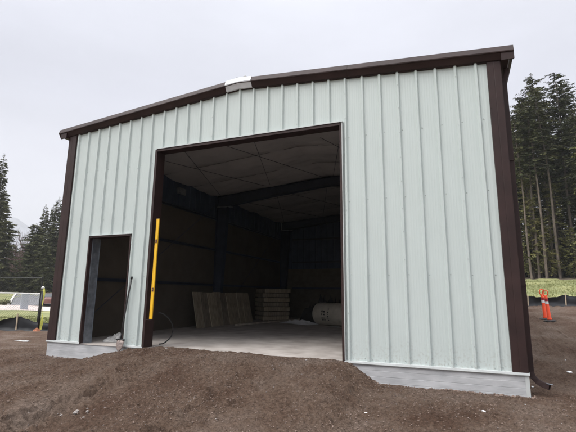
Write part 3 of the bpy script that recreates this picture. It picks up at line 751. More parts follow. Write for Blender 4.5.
# shovel leaning between the doors
sh = empty('shovel', (-2.45, -.11, .02), 'dark long-handled spade with a dusty blade leaning on the wall right of the small doorway', 'shovel')
mb = MB(); mb.tube([(0, 0, .10), (.03, .012, .5), (.075, .035, 1.0), (.11, .052, 1.32)], [.017, .0155, .0155, .0165], 10); hd = mb.build('handle', M['shovelw'], sh, smooth=True)
mb = MB(); mb.tube([(.108, .051, 1.31), (.113, .053, 1.36)], [.024, .022], 10); mb.build('handle_end', M['black'], hd, smooth=True)
mb = MB(); secs = []
for z, w_, y_ in ((.115, .088, .0), (.06, .090, -.004), (.0, .084, -.010), (-.05, .065, -.016), (-.09, .03, -.020), (-.10, .006, -.021)):
    secs.append([(q * w_, -.012 * (1 - q * q) + y_ * 1.5, z) for q in np.linspace(-1, 1, 9)] + [(q * w_, -.012 * (1 - q * q) + y_ * 1.5 + .003, z) for q in np.linspace(1, -1, 9)])
mb.sweep(secs); mb.build('blade', M['blade'], sh, smooth=True)
mb = MB(); mb.tube([(-.105, -.004, .118), (-.03, -.008, .128), (.03, -.008, .128), (.105, -.004, .118)], [.014, .012, .012, .014], 8); mb.tube([(0, -.004, .06), (0, 0, .24)], [.012, .021], 10); mb.build('foot_step', M['black'], sh, smooth=True)

# ------------------------------------------------------------------ right side: delineators and silt fence
def delineator():
    r0 = empty('traffic_post', (0, 0, 0))
    mb = MB(); mb.sweep([[(.19 * k_ * math.cos(t), .19 * k_ * math.sin(t), z) for t in [math.pi / 4 * k + math.pi / 8 for k in range(8)]] for z, k_ in ((0, 1), (.03, .97), (.05, .55))]); mb.build('base', M['rubber'], r0)
    mb = MB(); mb.tube([(0, 0, .045), (0, 0, .08), (0, 0, .12), (0, 0, .78), (0, 0, .82)], [.075, .07, .055, .045, .03], 14); mb.build('tube', M['orange'], r0, smooth=True)
    for z, m in ((.64, 'redband'), (.55, 'whiteband')):
        mb = MB(); mb.tube([(0, 0, z), (0, 0, z + .088)], [.0495, .0487], 14, caps=False); mb.build('reflective_band', M[m], r0, smooth=True)
    mb = MB(); mb.tube([(.078 * math.sin(t), 0, .905 - .092 * math.cos(t)) for t in np.linspace(0, 2 * math.pi, 20)], .016, 8); mb.build('grab_loop', M['orange'], r0, smooth=True)
    return r0
d1 = delineator(); d1.location = (6.39, 9.76, hz(6.39, 9.76) - .01); d1.rotation_euler = (R(-1), R(-2), R(20))
tag(d1, 'orange and white banded traffic post, the left and farther of the pair', 'traffic post', 'orange traffic posts beside the building')
d2 = copy_tree(d1); d2.location = (6.42, 9.22, hz(6.42, 9.22) - .01); d2.rotation_euler = (R(1), R(-3), R(-25))
tag(d2, 'orange and white banded traffic post, the right and nearer of the pair', 'traffic post')

def silt_fence(p0, p1, h, step, sag, label, seed, topz=0):
    rs = random.Random(seed); root = empty('silt_fence', (0, 0, 0), label, 'fence')
    p0 = Vector(p0); p1 = Vector(p1); Ln = (p1 - p0).length; d = (p1 - p0) / Ln; nrm = Vector((-d.y, d.x, 0)) if len(p0) == 3 else Vector((-d.y, d.x))
    n = int(Ln / .08); k = int(Ln / step) + 1
    tops = [h + rs.uniform(-sag, .02) for _ in range(k + 2)]
    g = [[] for _ in range(7)]
    xs = []; 
    for i in range(n + 1):
        s = Ln * i / n; q = s / step; a_ = int(q); f = q - a_; x = p0.x + d.x * s; y = p0.y + d.y * s; z = hz(x, y)
        hh = tops[a_] * (1 - f) + tops[min(a_ + 1, k + 1)] * f - sag * math.sin(math.pi * f)
        for j in range(7):
            v = j / 6; off = .09 * math.sin(math.pi * f) * math.sin(math.pi * v) * (1 if a_ % 2 else -.7) + .035 * mnoise.noise((s * 2.2, v * 3, seed))
            if v == 0: off -= .12
            g[j].append((x - d.y * off, y + d.x * off, z - .02 + (hh + .02) * v))
    mb = MB(); mb.sweep(g, closed=False, caps=False); fb = mb.build('fabric', M['fabric'], root, smooth=True)
    mb = MB(); mb.sweep([[(p[0] - .0, p[1] - .004, p[2] - .018) for p in g[6]], [(p[0], p[1] - .012, p[2] + .006) for p in g[6]], [(p[0], p[1] + .010, p[2] + .008) for p in g[6]]], closed=False, caps=False)
    mb.build('top_cord', M['rubber'], fb)
    for a_ in range(k):
        s = a_ * step
        if s > Ln: break
        x = p0.x + d.x * s; y = p0.y + d.y * s; z = hz(x, y); tx = rs.uniform(-.05, .05)
        mb = MB(); mb.box(-.02, .02, -.02, .02, -.1, tops[a_] + .09, M=Matrix.Translation((x - d.y * -.03, y - .03, z)) @ Matrix.Rotation(tx, 4, 'Y')); mb.build('stake', M['stake'], root)
    return root
silt_fence((5.15, 16.2), (24, 19.4), .58, 1.62, .11, 'black silt fence on pale stakes below the grass bank', 4)
silt_fence((-26, .62), (-7.2, 7.5), .58, 2.3, .20, 'sagging black silt fence below the chain link fence left of the building', 9)

# grass tufts along the right silt fence and the soil edge
def tufts(name, n, area, m, label, seed, hmin=.05, hmax=.16):
    rs = random.Random(seed); mb = MB(); P = []
    while len(P) < n:
        x, y = area(rs); P.append((x, y))
    zs = height(np.array([p[0] for p in P]), np.array([p[1] for p in P]))
    for (x, y), z in zip(P, zs):
        for _ in range(5):
            a_ = rs.random() * 6.28; hh = rs.uniform(hmin, hmax); w_ = .012; dx, dy = math.cos(a_), math.sin(a_); le = rs.uniform(.0, .6) * hh
            bx, by = x + rs.uniform(-.05, .05), y + rs.uniform(-.05, .05)
            mb.add([(bx - dy * w_, by + dx * w_, z - .01), (bx + dy * w_, by - dx * w_, z - .01), (bx + dx * le, by + dy * le, z + hh)], [(0, 1, 2)])
    return tag(mb.build(name, m), label, 'grass', kind='stuff')
M['blade_grass'] = mat('grass_blades', (0.15, 0.17, 0.06), 0.85, col2=(0.25, 0.25, 0.105), vscale=.8)
tufts('grass_tufts', 9000, lambda r: (r.uniform(4.5, 22), 17.3 + r.random() ** 1.3 * 24), M['blade_grass'], 'short yellow green grass on the bank behind the silt fence', 5)
tufts('grass_blades', 8000, lambda r: (lambda s, q: (-28 + s * 20 - .34 * q, .0 + s * 7.2 + .5 + .94 * q))(r.random(), r.random() ** 1.3 * 14), M['blade_grass'], 'short grass behind the chain link fence', 6)

# ------------------------------------------------------------------ trees
def conifer_mesh(H, seed, crown0, rmax, dens=1.0, leaf=1.0, lean=.3, pw=.58, skip=0.0):
    rs = random.Random(seed); tk = MB(); fo = MB()
    nseg = 14; pts = []; rad = []
    lx, ly = rs.uniform(-lean, lean), rs.uniform(-lean, lean); r0 = .0050 * H + .035
    for i in range(nseg + 1):
        t = i / nseg; pts.append(Vector((lx * t * t + .06 * math.sin(t * 9 + seed), ly * t * t + .06 * math.cos(t * 7 + seed), t * H - .25))); rad.append(r0 * (1 - t) ** .8 + .012)
    tk.tube(pts, rad, 9)
    def at(z):
        t = max(0, min(1, (z + .25) / H)) * nseg; i = min(int(t), nseg - 1); return pts[i].lerp(pts[i + 1], t - i)
    z = crown0 * H
    # dead snags below the crown
    for _ in range(int(crown0 * 26)):
        zz = rs.uniform(.15 * H, crown0 * H + .05 * H); a_ = rs.random() * 6.28; l_ = rs.uniform(.3, 1.5); p = at(zz)
        tk.tube([p, p + Vector((math.cos(a_) * l_, math.sin(a_) * l_, -.15 * l_ + rs.uniform(-.1, .1)))], [.022, .006], 3, caps=False)
    ang = rs.random() * 6
    while z < H - .35:
        t = (z - crown0 * H) / (H * (1 - crown0)); env = rmax * (1 - t) ** pw * (.6 + .4 * min(1, t * 5))
        env *= .8 + .35 * mnoise.noise((z * .5, seed, 0))
        for b_ in range(rs.choice((3, 4, 4))):
            ang += 2.4 + rs.uniform(-.4, .4); Lb = env * rs.uniform(.40, 1.30)
            if rs.random() < .10: Lb *= .35
            if rs.random() < skip * (1.15 - t) or mnoise.noise((math.cos(ang) * 1.3, math.sin(ang) * 1.3 + seed, z * .45)) < -.55 + skip: continue
            zz = z + rs.uniform(-.22, .22); p0 = at(zz); dr = Vector((math.cos(ang), math.sin(ang), 0)); side = Vector((-dr.y, dr.x, 0))
            up0 = .30 * (t - .35) * 2; bp = []
            for k in range(6):
                q = k / 5; bp.append(p0 + dr * (Lb * q) + Vector((0, 0, Lb * (up0 * q - .33 * q * q + .10 * q ** 3))))
            tk.tube([bp[0], bp[2], bp[4]], [.03 * (1 - t) + .012, .018, .006], 3, caps=False)
            st = .23 / dens; s_ = .25
            while s_ < Lb:
                q = s_ / Lb; k = min(int(q * 5), 4); p = bp[k].lerp(bp[k + 1], q * 5 - k)
                for sg in (-1, 1, 0):
                    ll = leaf * rs.uniform(.38, .75) * (1.15 - .55 * q) * (1 if sg else .8)
                    d_ = (dr * rs.uniform(.35, .9) + side * sg * rs.uniform(.6, 1.1) + Vector((0, 0, rs.uniform(-.55, -.02)))).normalized()
                    w_ = Vector((rs.uniform(-1, 1), rs.uniform(-1, 1), rs.uniform(-.6, .6))); w_ = (w_ - d_ * w_.dot(d_)).normalized() * ll * rs.uniform(.16, .30)
                    o_ = p + Vector((rs.uniform(-.05, .05), rs.uniform(-.05, .05), rs.uniform(-.06, .06)))
                    fo.add([o_, o_ + d_ * ll * .45 + w_, o_ + d_ * ll, o_ + d_ * ll * .5 - w_ * .9], [(0, 1, 2, 3)])
                s_ += st * rs.uniform(.8, 1.25)
        z += rs.uniform(.26, .40) * (1.25 - .5 * t) / dens ** .5
    # leader
    for _ in range(26):
        zz = H - rs.random() ** 1.5 * 1.6; p = at(zz); a_ = rs.random() * 6.28; ll = .22 + (H - zz) * .2
        d_ = Vector((math.cos(a_), math.sin(a_), .5)).normalized(); w_ = Vector((-d_.y, d_.x, .2)) * ll * .2
        fo.add([p, p + d_ * ll * .5 + w_, p + d_ * ll, p + d_ * ll * .5 - w_], [(0, 1, 2, 3)])
    return tk, fo
def make_tree(name, tkfo, bark, leafm, loc, rz, sc, label, cat, group):
    r0 = empty(name, loc, label, cat, group, rz); r0.scale = (sc, sc, sc)
    tkfo[0].build('trunk', bark, r0); tkfo[1].build('crown', leafm, r0); return r0
def copy_tree_at(o, loc, rz, sc, label, group=None):
    c = copy_tree(o); c.location = loc; c.rotation_euler = (0, 0, rz); c.scale = (sc, sc, sc * random.Random(loc[0]).uniform(.92, 1.08)); c['label'] = label
    if group: c['group'] = group
    return c
G_R = 'tall conifers in the dense wood behind the grass bank'
G_L = 'conifers beyond the chain link fence'
protos = []
specs = [(27, 1, .34, 4.2), (25, 2, .44, 3.9), (28, 3, .24, 4.4), (22, 4, .16, 3.8), (26, 5, .50, 3.7), (24, 6, .60, 3.0)]
# right wood: first rows carry their own positions, the rest fills the depth
rsT = random.Random(77)
front_pos = [(11.6, 47.6, 4, 0.86), (13.0, 48.4, 1, .93), (14.1, 50.5, 4, .98), (15.9, 49.0, 0, 1.03), (17.3, 47.4, 1, .93), (19.0, 48.2, 4, .90), (20.2, 47.2, 0, .95), (12.7, 52.6, 3, .9), (17.6, 52.5, 2, .98), (22.6, 49, 1, 1.0), (9.6, 49, 0, .82), (7.4, 50, 3, .8), (4.5, 49, 1, .95), (25.5, 48, 4, 1.0), (29, 50, 0, 1.0), (33, 49, 1, .95), (11.0, 45.9, 5, .8), (11.8, 46.4, 5, .88), (12.5, 45.8, 5, .93), (13.9, 46.8, 5, 1.0), (16.6, 45.7, 5, .9), (19.8, 46.0, 5, .95), (12.2, 49.5, 5, .9), (14.9, 51.5, 5, 1.05)]
def zt(x, y): return float(height0(np.array([x]), np.array([y]))[0]) - .05
made = {}
for i, (x, y, k, sc) in enumerate(front_pos):
    sc *= .91 if x > 14.5 else .97
    lab = {0: 'conifer close beside the right downspout, first of the wood front row', 1: 'second conifer from the building along the wood front row', 3: 'tallest conifer, its top in the middle of the gap right of the building',
           4: 'conifer at the right edge of the view, its trunk rising behind the olive young trees'}.get(i, 'tall bare-trunked conifer in the front row of the wood behind the grass bank')
    if k not in made:
        H, sd, c0, rm = specs[k]
        made[k] = make_tree('conifer_tree', conifer_mesh(H, sd, c0, rm * 1.12, 1.3, .80, .7, .44, .16), M['bark'], M['needles'], (x, y, zt(x, y)), rsT.random() * 6.28, sc, lab, 'conifer', G_R)
    else: copy_tree_at(made[k], (x, y, zt(x, y)), rsT.random() * 6.28, sc, lab)
for i in range(78):
    row = i // 13; x = 4 + (i % 13) * (2.3 + row * .32) + rsT.uniform(-.9, .9) + (row % 2) * 1.1; y = 54 + row * 4.3 + rsT.uniform(-1.5, 1.5)
    copy_tree_at(made[rsT.choice((0, 1, 2, 2, 3, 3, 4))], (x, y, zt(x, y)), rsT.random() * 6.28, rsT.uniform(.78, .93), 'dark conifer deep inside the wood behind the grass bank', 'conifers deep in the wood behind the grass bank')
# olive young trees under the edge of the wood
yo = None
for x, y, sc in ((17.9, 45.0, 1.25), (19.3, 45.4, 1.2), (16.7, 46.3, .9), (12.2, 47.2, .95), (10.9, 47.2, .9), (14.4, 48.6, .9), (13.0, 46.6, .62), (20.6, 45.5, 1.05), (15.2, 47, .5), (23.5, 46, .8), (8.5, 47, .7), (11.4, 46.8, .75)):
    if yo is None: yo = make_tree('young_tree', conifer_mesh(11.5, 31, .08, 2.8, 1.25, .70, 1.0, .33, .20), M['barkdark'], M['olive'], (x, y, zt(x, y)), 0, sc, 'low olive green young tree at the edge of the wood', 'tree', 'olive young trees at the edge of the wood')
    else: copy_tree_at(yo, (x, y, zt(x, y)), rsT.random() * 6.28, sc, 'low olive green young tree at the edge of the wood')

# shrubs
def bush_mesh(rx, ry, rz_, n, seed, leaf=.16):
    rs = random.Random(seed); mb = MB()
    for _ in range(n):
        a_ = rs.random() * 6.28; e_ = math.asin(rs.uniform(-.2, 1)); rr_ = rs.random() ** .35
        d = Vector((math.cos(a_) * math.cos(e_), math.sin(a_) * math.cos(e_), math.sin(e_)))
        k = rr_ * (1 + .45 * mnoise.noise(d * 2.2 + Vector((seed, 0, 0)))); p = Vector((d.x * rx * k, d.y * ry * k, max(.02, d.z * rz_ * k + rz_ * .08)))
        q = Vector((rs.uniform(-1, 1), rs.uniform(-1, 1), rs.uniform(-1, 1))).normalized(); w_ = q.orthogonal().normalized() * leaf * rs.uniform(.4, .8); q *= leaf * rs.uniform(.8, 1.5)
        mb.add([p - w_, p + q * .5, p + w_, p - q * .5], [(0, 1, 2, 3)])
    return mb
def dirat(px, depth):      # ground point under an image column, depth metres in front
    d = fw + r2 * ((px - 288) / F_PX); p = CAM + d * depth; return p.x, p.y
for i, px in enumerate((-34, -22, -10, 0, 9, 18, 27, 36, 46, 58)):
    x, y = dirat(px, 84 + (i % 3) * 1.5); 
    if i == 0:
        sb = empty('shrub', (x, y, zt(x, y)), 'dark dense shrub in the row under the far left trees', 'shrub', 'dark shrubs in a row under the far left trees')
        bush_mesh(2.1, 1.6, 2.9, 1500, 5, .30).build('foliage', M['hedge'], sb)
    else:
        c = copy_tree(sb); c.location = (x, y, zt(x, y)); c.rotation_euler = (0, 0, i * 1.3); c.scale = (1 + .1 * (i % 3), 1, .85 + .12 * (i % 4))
lb = None
for i, (px, dp) in enumerate(((-6, 51), (-1, 50), (4, 50.5), (9, 49.5), (14, 49.5), (18, 49))):
    x, y = dirat(px, dp)
    if lb is None:
        lb = empty('low_bush', (x, y, zt(x, y)), 'low scruffy bush beside the pale road on the far left', 'bush', 'low bushes along the pale road'); bush_mesh(.42, .42, .62, 260, 8, .10).build('foliage', M['lowbush'], lb)
    else: c = copy_tree(lb); c.location = (x, y, zt(x, y)); c.rotation_euler = (0, 0, i * 2.1); s_ = .85 + .13 * (i % 3); c.scale = (s_, s_, s_)
ub = None
for i in range(26):
    row = i // 13; x = 5 + (i % 13) * 2.7 + row * 1.3 + rsT.uniform(-.6, .6); y = 56 + row * 12 + rsT.uniform(-1, 1)
    if ub is None:
        ub = empty('shrub', (x, y, zt(x, y)), 'dark shrub in the shade under the trees of the right wood', 'shrub', 'dark shrubs under the right wood'); bush_mesh(2.2, 1.6, 4.6, 2200, 15, .28).build('foliage', M['hedge'], ub)
    else:
        c = copy_tree(ub); c.location = (x, y, zt(x, y)); c.rotation_euler = (0, 0, i * 1.7); c.scale = (1 + .1 * (i % 3), 1, .8 + .12 * (i % 5))
# left conifers
lt = [(-3, 80, 2, .97, 'tallest dark conifer at the left edge of the view'), (4, 86, 3, .93, 'shorter dark conifer just right of the tallest left conifer'), (-14, 84, 0, .95, None),
      (57, 86, 3, .86, 'tall pointed conifer rising beside the left corner trim'), (46, 90, 3, .78, 'mid-height conifer left of the one beside the corner trim'), (38, 84, 3, .64, 'rounded low conifer near the middle of the left gap'),
      (52, 93, 2, .66, None), (64, 88, 3, .9, None), (42, 80, 3, .50, None), (10, 80, 3, .62, None), (-24, 88, 2, .95, None), (-36, 84, 0, .9, None), (72, 92, 2, .9, None), (50, 78, 3, .45, None), (34, 79, 3, .45, None), (-6, 92, 2, .82, None), (82, 90, 3, .9, None)]
den = make_tree('fir_tree', conifer_mesh(27.5, 41, .05, 4.9, 1.25, 1.35, .3, .88), M['barkdark'], M['needles'], (0, 0, 0), 0, 1, 'x', 'conifer', G_L)
den2 = make_tree('fir_tree', conifer_mesh(22, 42, .04, 5.0, 1.25, 1.35, .3, .88), M['barkdark'], M['needles'], (0, 0, 0), 0, 1, 'x', 'conifer', G_L)
den3 = make_tree('bushy_tree', conifer_mesh(15, 43, .03, 4.6, 1.2, 1.25, .5, .42, .05), M['barkdark'], M['needles'], (0, 0, 0), 0, 1, 'x', 'conifer', G_L)
used = set()
for i, (px, dp, k, sc, lab) in enumerate(lt):
    x, y = dirat(px, dp); src = den if k in (0, 2) else den3 if sc < .7 or i % 3 == 2 else den2; sc = sc * (1.42 if src is den3 else 1); lab = lab or 'dark green conifer among the far left trees'
    if src.name in used: copy_tree_at(src, (x, y, zt(x, y)), rsT.random() * 6.28, sc, lab)
    else: src.location = (x, y, zt(x, y)); src.scale = (sc,) * 3; src['label'] = lab; used.add(src.name)
for i, (px, dp, sc) in enumerate(((14, 106, .62), (19, 108, .66), (23, 105, .60), (27, 109, .68), (31, 106, .62), (35, 108, .70))):
    x, y = dirat(px, dp); copy_tree_at(den3, (x, y, zt(x, y)), i * 1.7, sc, 'low bushy conifer behind the leafless trees in the left gap', 'low conifers behind the leafless trees')
for i in range(16):     # the wood carries on behind the building
    x, y = dirat(88 + i * 17, 92 + (i * 37 % 11)); copy_tree_at((den, den2, den3)[i % 3], (x, y, zt(x, y)), i * 1.3, .7 + .05 * (i * 29 % 5), 'conifer standing in the gap of the wood hidden behind the building', 'conifers behind the building')
# bare reddish trees
def bare_mesh(H, seed):
    rs = random.Random(seed); mb = MB(); tw = MB()
    def grow(p, d, l, r, lev):
        q = p + d * l; (mb if lev < 2 else tw).tube([p, q], [r, r * .62], 5 if lev < 2 else 3, caps=False)
        if lev >= 5: return
        for _ in range(rs.choice((2, 3, 3)) if lev else 5):
            v = Vector((rs.uniform(-1, 1), rs.uniform(-1, 1), rs.uniform(-.2, 1))); nd = (d * 1.1 + v * .62 + Vector((0, 0, .22))).normalized()
            grow(p + d * l * rs.uniform(.55, 1), nd, l * rs.uniform(.58, .78), r * .55, lev + 1)
    grow(Vector((0, 0, -.2)), Vector((0, 0, 1)), H * .32, .014 * H, 0); return mb, tw
ba = None
for i, (px, dp, sc) in enumerate(((28, 90, 1.05), (33, 92, 1.0), (24, 91, 1.0), (38, 100, .9), (18, 99, .9), (43, 101, .85), (26, 96, .8), (30, 99, .85), (21, 95, .8), (36, 96, .8))):
    x, y = dirat(px, dp)
    if ba is None:
        a_, b_ = bare_mesh(15.5, 6); ba = empty('bare_tree', (x, y, zt(x, y)), 'leafless reddish brown tree in the gap between the left conifers', 'tree', 'leafless trees between the left conifers')
        a_.build('trunk', M['twig'], ba); b_.build('twigs', M['twig'], ba)
    else: copy_tree_at(ba, (x, y, zt(x, y)), i * 1.9, sc, 'leafless reddish brown tree in the gap between the left conifers')

# ------------------------------------------------------------------ left: chain link fence, roads, cabinet, car
cf = empty('chain_link_fence', (0, 0, 0), 'black chain link fence with thin top rail left of the building', 'fence')
A = Vector((-26.5, 1.30)); B = Vector((-12.75, 6.03)); dA = (B - A).normalized(); LF = (B - A).length
mb = MB(); hF = 2.15; n_ = int(LF / .075)
def fp(s, z): x = A.x + dA.x * s; y = A.y + dA.y * s; return (x, y, zl(s) + z)
def zl(s): x = A.x + dA.x * s; y = A.y + dA.y * s; return float(height0(np.array([x]), np.array([y]))[0])
for i in range(-30, n_ + 1):
    for sg in (1, -1):
        s0 = i * .075; s1 = s0 + hF; za, zb = (.0, hF)
        if s0 < 0: za = -s0; s0 = 0
        if s1 > LF: zb = hF - (s1 - LF); s1 = LF
        if zb - za < .05: continue
        a0 = fp(s0, za if sg > 0 else hF - za); a1 = fp(s1, zb if sg > 0 else hF - zb); mb.tube([a0, a1], .0032, 3, caps=False)
mb.build('chain_mesh', M['black'], cf)
mb = MB(); mb.tube([fp(0, hF), fp(LF, hF)], .019, 8); mb.build('top_rail', M['black'], cf)
s_ = LF
while s_ > 0:
    mb = MB(); mb.tube([fp(s_, -.2), fp(s_, hF + .06)], .034 if s_ == LF else .027, 8); mb.build('fence_post', M['black'], cf); s_ -= 3.0
px_, py_ = -11.98, 5.50; zb_ = hz(px_, py_)
tp = empty('marker_post', (px_, py_, zb_), 'black post with white knob and yellow caution tape hanging, left of the corner', 'post')
ph = 1.26 - zb_
mb = MB(); mb.tube([(0, 0, -.1), (0, 0, ph - .06)], .038, 8); mb.build('post', M['black'], tp, smooth=True)
mb = MB(); mb.tube([(0, 0, ph - .07), (0, 0, ph - .05), (0, 0, ph), (0, 0, ph + .03)], [.03, .062, .058, .02], 12); mb.build('knob', M['litter'], tp, smooth=True)
g = [[], []]
for i in range(30):
    t = i / 29; z = (ph - .10) * (1 - t) + .06; xx = .10 + .10 * t + .03 * math.sin(t * 11); w_ = .028 + .018 * t + .010 * math.sin(t * 17); an = math.sin(t * 9) * .8
    g[0].append((xx - w_ * math.cos(an) * .9, -.03 - w_ * math.sin(an), z)); g[1].append((xx + w_ * math.cos(an) * .9, -.03 + w_ * math.sin(an), z))
mb = MB(); mb.sweep(g, closed=False, caps=False); mb.tube([(-.04, -.05, ph - .12), (.05, -.05, ph - .12), (.12, -.03, ph - .14)], .012, 5); mb.build('caution_tape', M['tape'], tp)
# orange scrap at its foot
o = crumple('orange_netting', px_ + .12, py_ - .15, zb_ - .02, .24, .2, .16, mat('faded_orange_net', (.42, .17, .09), .6, var=.3, vscale=15), 'small faded orange netting heap at the foot of the taped post', 'netting', 23)

def strip(name, pts_l, pts_r, m, lift=.02):
    mb = MB(); 
    def den_(ps):
        r_ = []
        for i in range(len(ps) - 1):
            for k in range(12): t = k / 12; r_.append((ps[i][0] * (1 - t) + ps[i + 1][0] * t, ps[i][1] * (1 - t) + ps[i + 1][1] * t))
        r_.append(ps[-1]); return r_
    a_, b_ = den_(pts_l), den_(pts_r)
    rows = []
    for q in np.linspace(0, 1, 9): rows.append([(x0 * (1 - q) + x1 * q, y0 * (1 - q) + y1 * q) for (x0, y0), (x1, y1) in zip(a_, b_)])
    mb.sweep([[(x, y, float(height(np.array([x]), np.array([y]))[0]) + lift) for x, y in r_] for r_ in rows], closed=False, caps=False)
    o = mb.build(name, m, smooth=True); o['kind'] = 'structure'; return o
strip('road', [dirat(-90, 43.0), dirat(90, 42.2)], [dirat(-90, 49), dirat(90, 48.5)], M['roadpale'], .05)
strip('path', [dirat(-90, 73), dirat(90, 73)], [dirat(-90, 76), dirat(90, 76)], M['kerb'], .06)
strip('driveway', [dirat(20.5, 48.6), dirat(26, 73)], [dirat(75, 48.6), dirat(62, 73)], M['asphalt'], .055)
def kerb_line(p, q):
    mb = MB(); P = [Vector(p).lerp(Vector(q), t) for t in np.linspace(0, 1, 20)]; d = (Vector(q) - Vector(p)).normalized()
    secs = []
    for v in P:
        z = zt(v.x, v.y) + .05; w_ = .12; secs.append([(v.x + d.y * w_, v.y - d.x * w_, z), (v.x + d.y * w_, v.y - d.x * w_, z + .17), (v.x - d.y * w_, v.y + d.x * w_, z + .17), (v.x - d.y * w_, v.y + d.x * w_, z)])
    mb.sweep(secs); o = mb.build('kerb', M['kerb']); o['kind'] = 'structure'
kerb_line(dirat(20.2, 48.7), dirat(25.8, 72.8))
x, y = dirat(35.3, 44); cb = empty('utility_cabinet', (x, y, zt(x, y)), 'pale grey upright utility cabinet beyond the chain link fence', 'cabinet', rz=R(58))
mb = MB(); mb.box(-.33, .33, -.25, .25, .08, 1.60); mb.build('case', M['cab'], cb, bevel=.02)
mb = MB(); mb.box(-.36, .36, -.28, .28, 1.601, 1.65); mb.build('lid', M['cab'], cb, bevel=.01)
mb = MB(); mb.box(-.29, .29, -.268, -.2505, .16, 1.52); dd = mb.build('door', M['cab'], cb, bevel=.004)
mb = MB(); mb.box(.20, .23, -.285, -.2685, .8, .95); mb.build('handle', M['black'], dd)
mb = MB(); mb.box(-.4, .4, -.32, .32, -.15, .079); mb.build('plinth', M['kerb'], cb)
# parked car half hidden by the building corner
def car(loc, rz, label):
    c = empty('parked_car', loc, label, 'car', rz=rz)
    sec = [(-2.1, .42, .62), (-2.08, .28, .80), (-1.55, .25, .92), (-1.15, .24, .97), (-.2, .24, 1.0), (1.1, .24, .98), (1.9, .26, .95), (2.05, .32, .80), (2.1, .42, .62)]
    mb = MB(); secs = []
    for x, zb, zt_ in sec:
        w_ = .84 if abs(x) < 1.9 else .74; secs.append([(x, -w_, zb + .06), (x, -w_ - .02, (zb + zt_) / 2), (x, -w_ + .03, zt_ - .05), (x, -w_ + .12, zt_), (x, w_ - .12, zt_), (x, w_ - .03, zt_ - .05), (x, w_ + .02, (zb + zt_) / 2), (x, w_, zb + .06), (x, w_ - .1, zb), (x, -w_ + .1, zb)])
    mb.sweep(secs); mb.build('body', M['carred'], c, smooth=False, bevel=.03)
    mb = MB(); mb.sweep([[(x0, -w_, z), (x1, -w_, z), (x1, w_, z), (x0, w_, z)] for x0, x1, w_, z in ((-1.15, 1.75, .78, .96), (-.45, 1.15, .60, 1.40))]); mb.build('windows', M['glass'], c, bevel=.04)
    mb = MB(); mb.sweep([[(x0, -w_, z), (x1, -w_, z), (x1, w_, z), (x0, w_, z)] for x0, x1, w_, z in ((-.47, 1.17, .61, 1.401), (-.35, 1.0, .55, 1.45))]); mb.build('roof', M['carred'], c, bevel=.02)
    for x in (-1.32, 1.32):
        for y in (-.80, .80):
            mb = MB(); mb.sweep([[(x + r_ * math.cos(t), y + yy, .32 + r_ * math.sin(t)) for t in [2 * math.pi * k / 20 for k in range(20)]] for yy, r_ in ((-.10, .27), (-.09, .32), (.09, .32), (.10, .27))]); w_ = mb.build('wheel', M['rubber'], c)
            mb = MB(); mb.sweep([[(x + r_ * math.cos(t), y + (1 if y > 0 else -1) * yy, .32 + r_ * math.sin(t)) for t in [2 * math.pi * k / 14 for k in range(14)]] for yy, r_ in ((.101, .19), (.112, .17))]); mb.build('rim', M['galv'], w_)
    for y in (-.55, .55):
        mb = MB(); mb.box(-2.115, -2.06, y - .16, y + .16, .60, .74); mb.build('headlight', M['litter'], c, bevel=.01)
    return c
x, y = dirat(59, 50); car((x, y, zt(x, y) + .06), R(-32), 'dull red car mostly hidden behind the left corner of the building')

# ------------------------------------------------------------------ far hill
def hill():
    rs = np.random.RandomState(2); nA, nR = 150, 18; g = []
    for j in range(nR):
        row = []
        for i in range(nA):
            px = -420 + 640 * i / (nA - 1); d0 = fw + r2 * ((px - 288) / F_PX); d0 = Vector((d0.x, d0.y, 0)); 
            ridge = 2500 + 300 * math.sin(i * .05); dist = ridge - 900 + 1500 * j / (nR - 1)
            x, y = CAM.x + d0.x * dist, CAM.y + d0.y * dist
            top_ = 300 + 60 * mnoise.noise((px * .012, 3.1, 0)) + 35 * mnoise.noise((px * .05, 1, 0)) + 90 * math.exp(-((px - 12) / 26) ** 2)
            prof = math.exp(-((dist - ridge) / 480) ** 2)
            row.append((x, y, max(0, top_) * prof + 22 * mnoise.noise((x * .006, y * .006, 2)) * prof))
        g.append(row)
    mb = MB(); mb.sweep(g, closed=False, caps=False)
    o = mb.build('hills', mat('forested_hill', (0.05, 0.06, 0.06), .95, col2=(0.32, 0.33, 0.36), vscale=.008, detail=8), smooth=True); o['kind'] = 'structure'
hill()

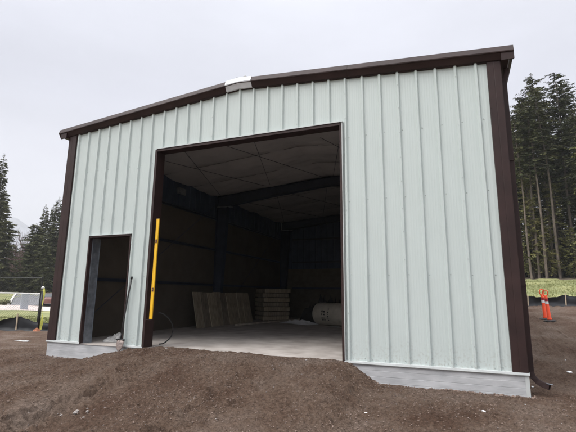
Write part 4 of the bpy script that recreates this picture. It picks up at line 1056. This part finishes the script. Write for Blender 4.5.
# ------------------------------------------------------------------ white scraps and stones on the soil
def lump(name, x, y, s, m, label, cat, group, seed, flat=.5):
    rs = random.Random(seed); mb = MB(); n1, n2 = 9, 6; secs = []
    for j in range(n2 + 1):
        ph_ = math.pi * j / n2; secs.append([(s * math.sin(ph_) * math.cos(t) * rs.uniform(.75, 1.2) + 1e-5 * k, s * .8 * math.sin(ph_) * math.sin(t) * rs.uniform(.75, 1.2), s * flat * math.cos(ph_) * rs.uniform(.8, 1.1)) for k, t in enumerate([2 * math.pi * k / n1 for k in range(n1)])])
    mb.sweep(secs); o = mb.build(name, m); o.location = (x, y, hz(x, y) + s * flat * .4); o.rotation_euler = (rs.uniform(-.3, .3), rs.uniform(-.3, .3), rs.random() * 6)
    return tag(o, label, cat, group)
GS = 'white scraps dropped on the bare soil'
for i, (x, y, s, lb_) in enumerate(((2.70, -1.52, .022, 'tiny white scrap on the soil near the bottom edge, left of the other two'), (4.0, -1.0, .030, 'white scrap on the soil below the right end of the foundation'),
        (5.42, 1.70, .045, 'largest white scrap, lying on the soil right of the downspout outlet'), (4.50, -.48, .016, 'tiny white scrap just in front of the foundation corner'),
        (4.72, .55, .02, 'small pale scrap on the soil beside the building corner'), (5.6, 2.9, .025, 'small pale scrap farther back right of the building'))):
    lump('white_scrap', x, y, s, M['litter'], lb_, 'scrap', GS, i, .35)
crumple('pale_rag', -8.7, 2.44, hz(-8.7, 2.44), .5, .2, .03, M['film'], 'pale flat rag on the soil left of the building', 'rag', 29)
GR = 'small pale stones in the wheel rut'
for i, (x, y, s) in enumerate(((-.62, -2.72, .030), (-.70, -2.62, .024), (-.55, -2.60, .020), (-.78, -2.78, .018), (-.48, -2.72, .022), (-.66, -2.5, .016))):
    lump('stone', x, y, s, M['rock'], 'small pale stone in the cluster by the wheel rut at lower left', 'stone', GR, 40 + i, .6)
for i, (x, y, s, lb_) in enumerate(((-1.3, -.15, .026, 'pale stone on the soil mound at the left of the wide doorway'), (-.2, -.3, .02, 'pale pebble on the soil mound before the middle of the doorway'), (1.5, -.28, .022, 'pale pebble on the mound near the right jamb'),
        (-4.15, -.12, .045, 'lumpy pale stone against the left foundation'), (-3.4, -.12, .04, 'lumpy pale stone against the foundation below the small doorway'))):
    lump('stone', x, y, s, M['rock'], lb_, 'stone', 'pale stones on the soil by the building', 60 + i, .6)

# ------------------------------------------------------------------ hazy air
mb = MB(); mb.box(-3900, 3900, -3900, 3900, -3, 480)
hm = bpy.data.materials.new('haze'); hm.use_nodes = True; t = hm.node_tree; t.nodes.clear()
o_ = t.nodes.new('ShaderNodeOutputMaterial'); v_ = t.nodes.new('ShaderNodeVolumePrincipled'); v_.inputs['Color'].default_value = (.93, .94, .97, 1); v_.inputs['Density'].default_value = .00042
t.links.new(v_.outputs[0], o_.inputs['Volume'])
hzo = mb.build('haze', hm); hzo['kind'] = 'stuff'; hzo['label'] = 'thin pale haze in the damp air'
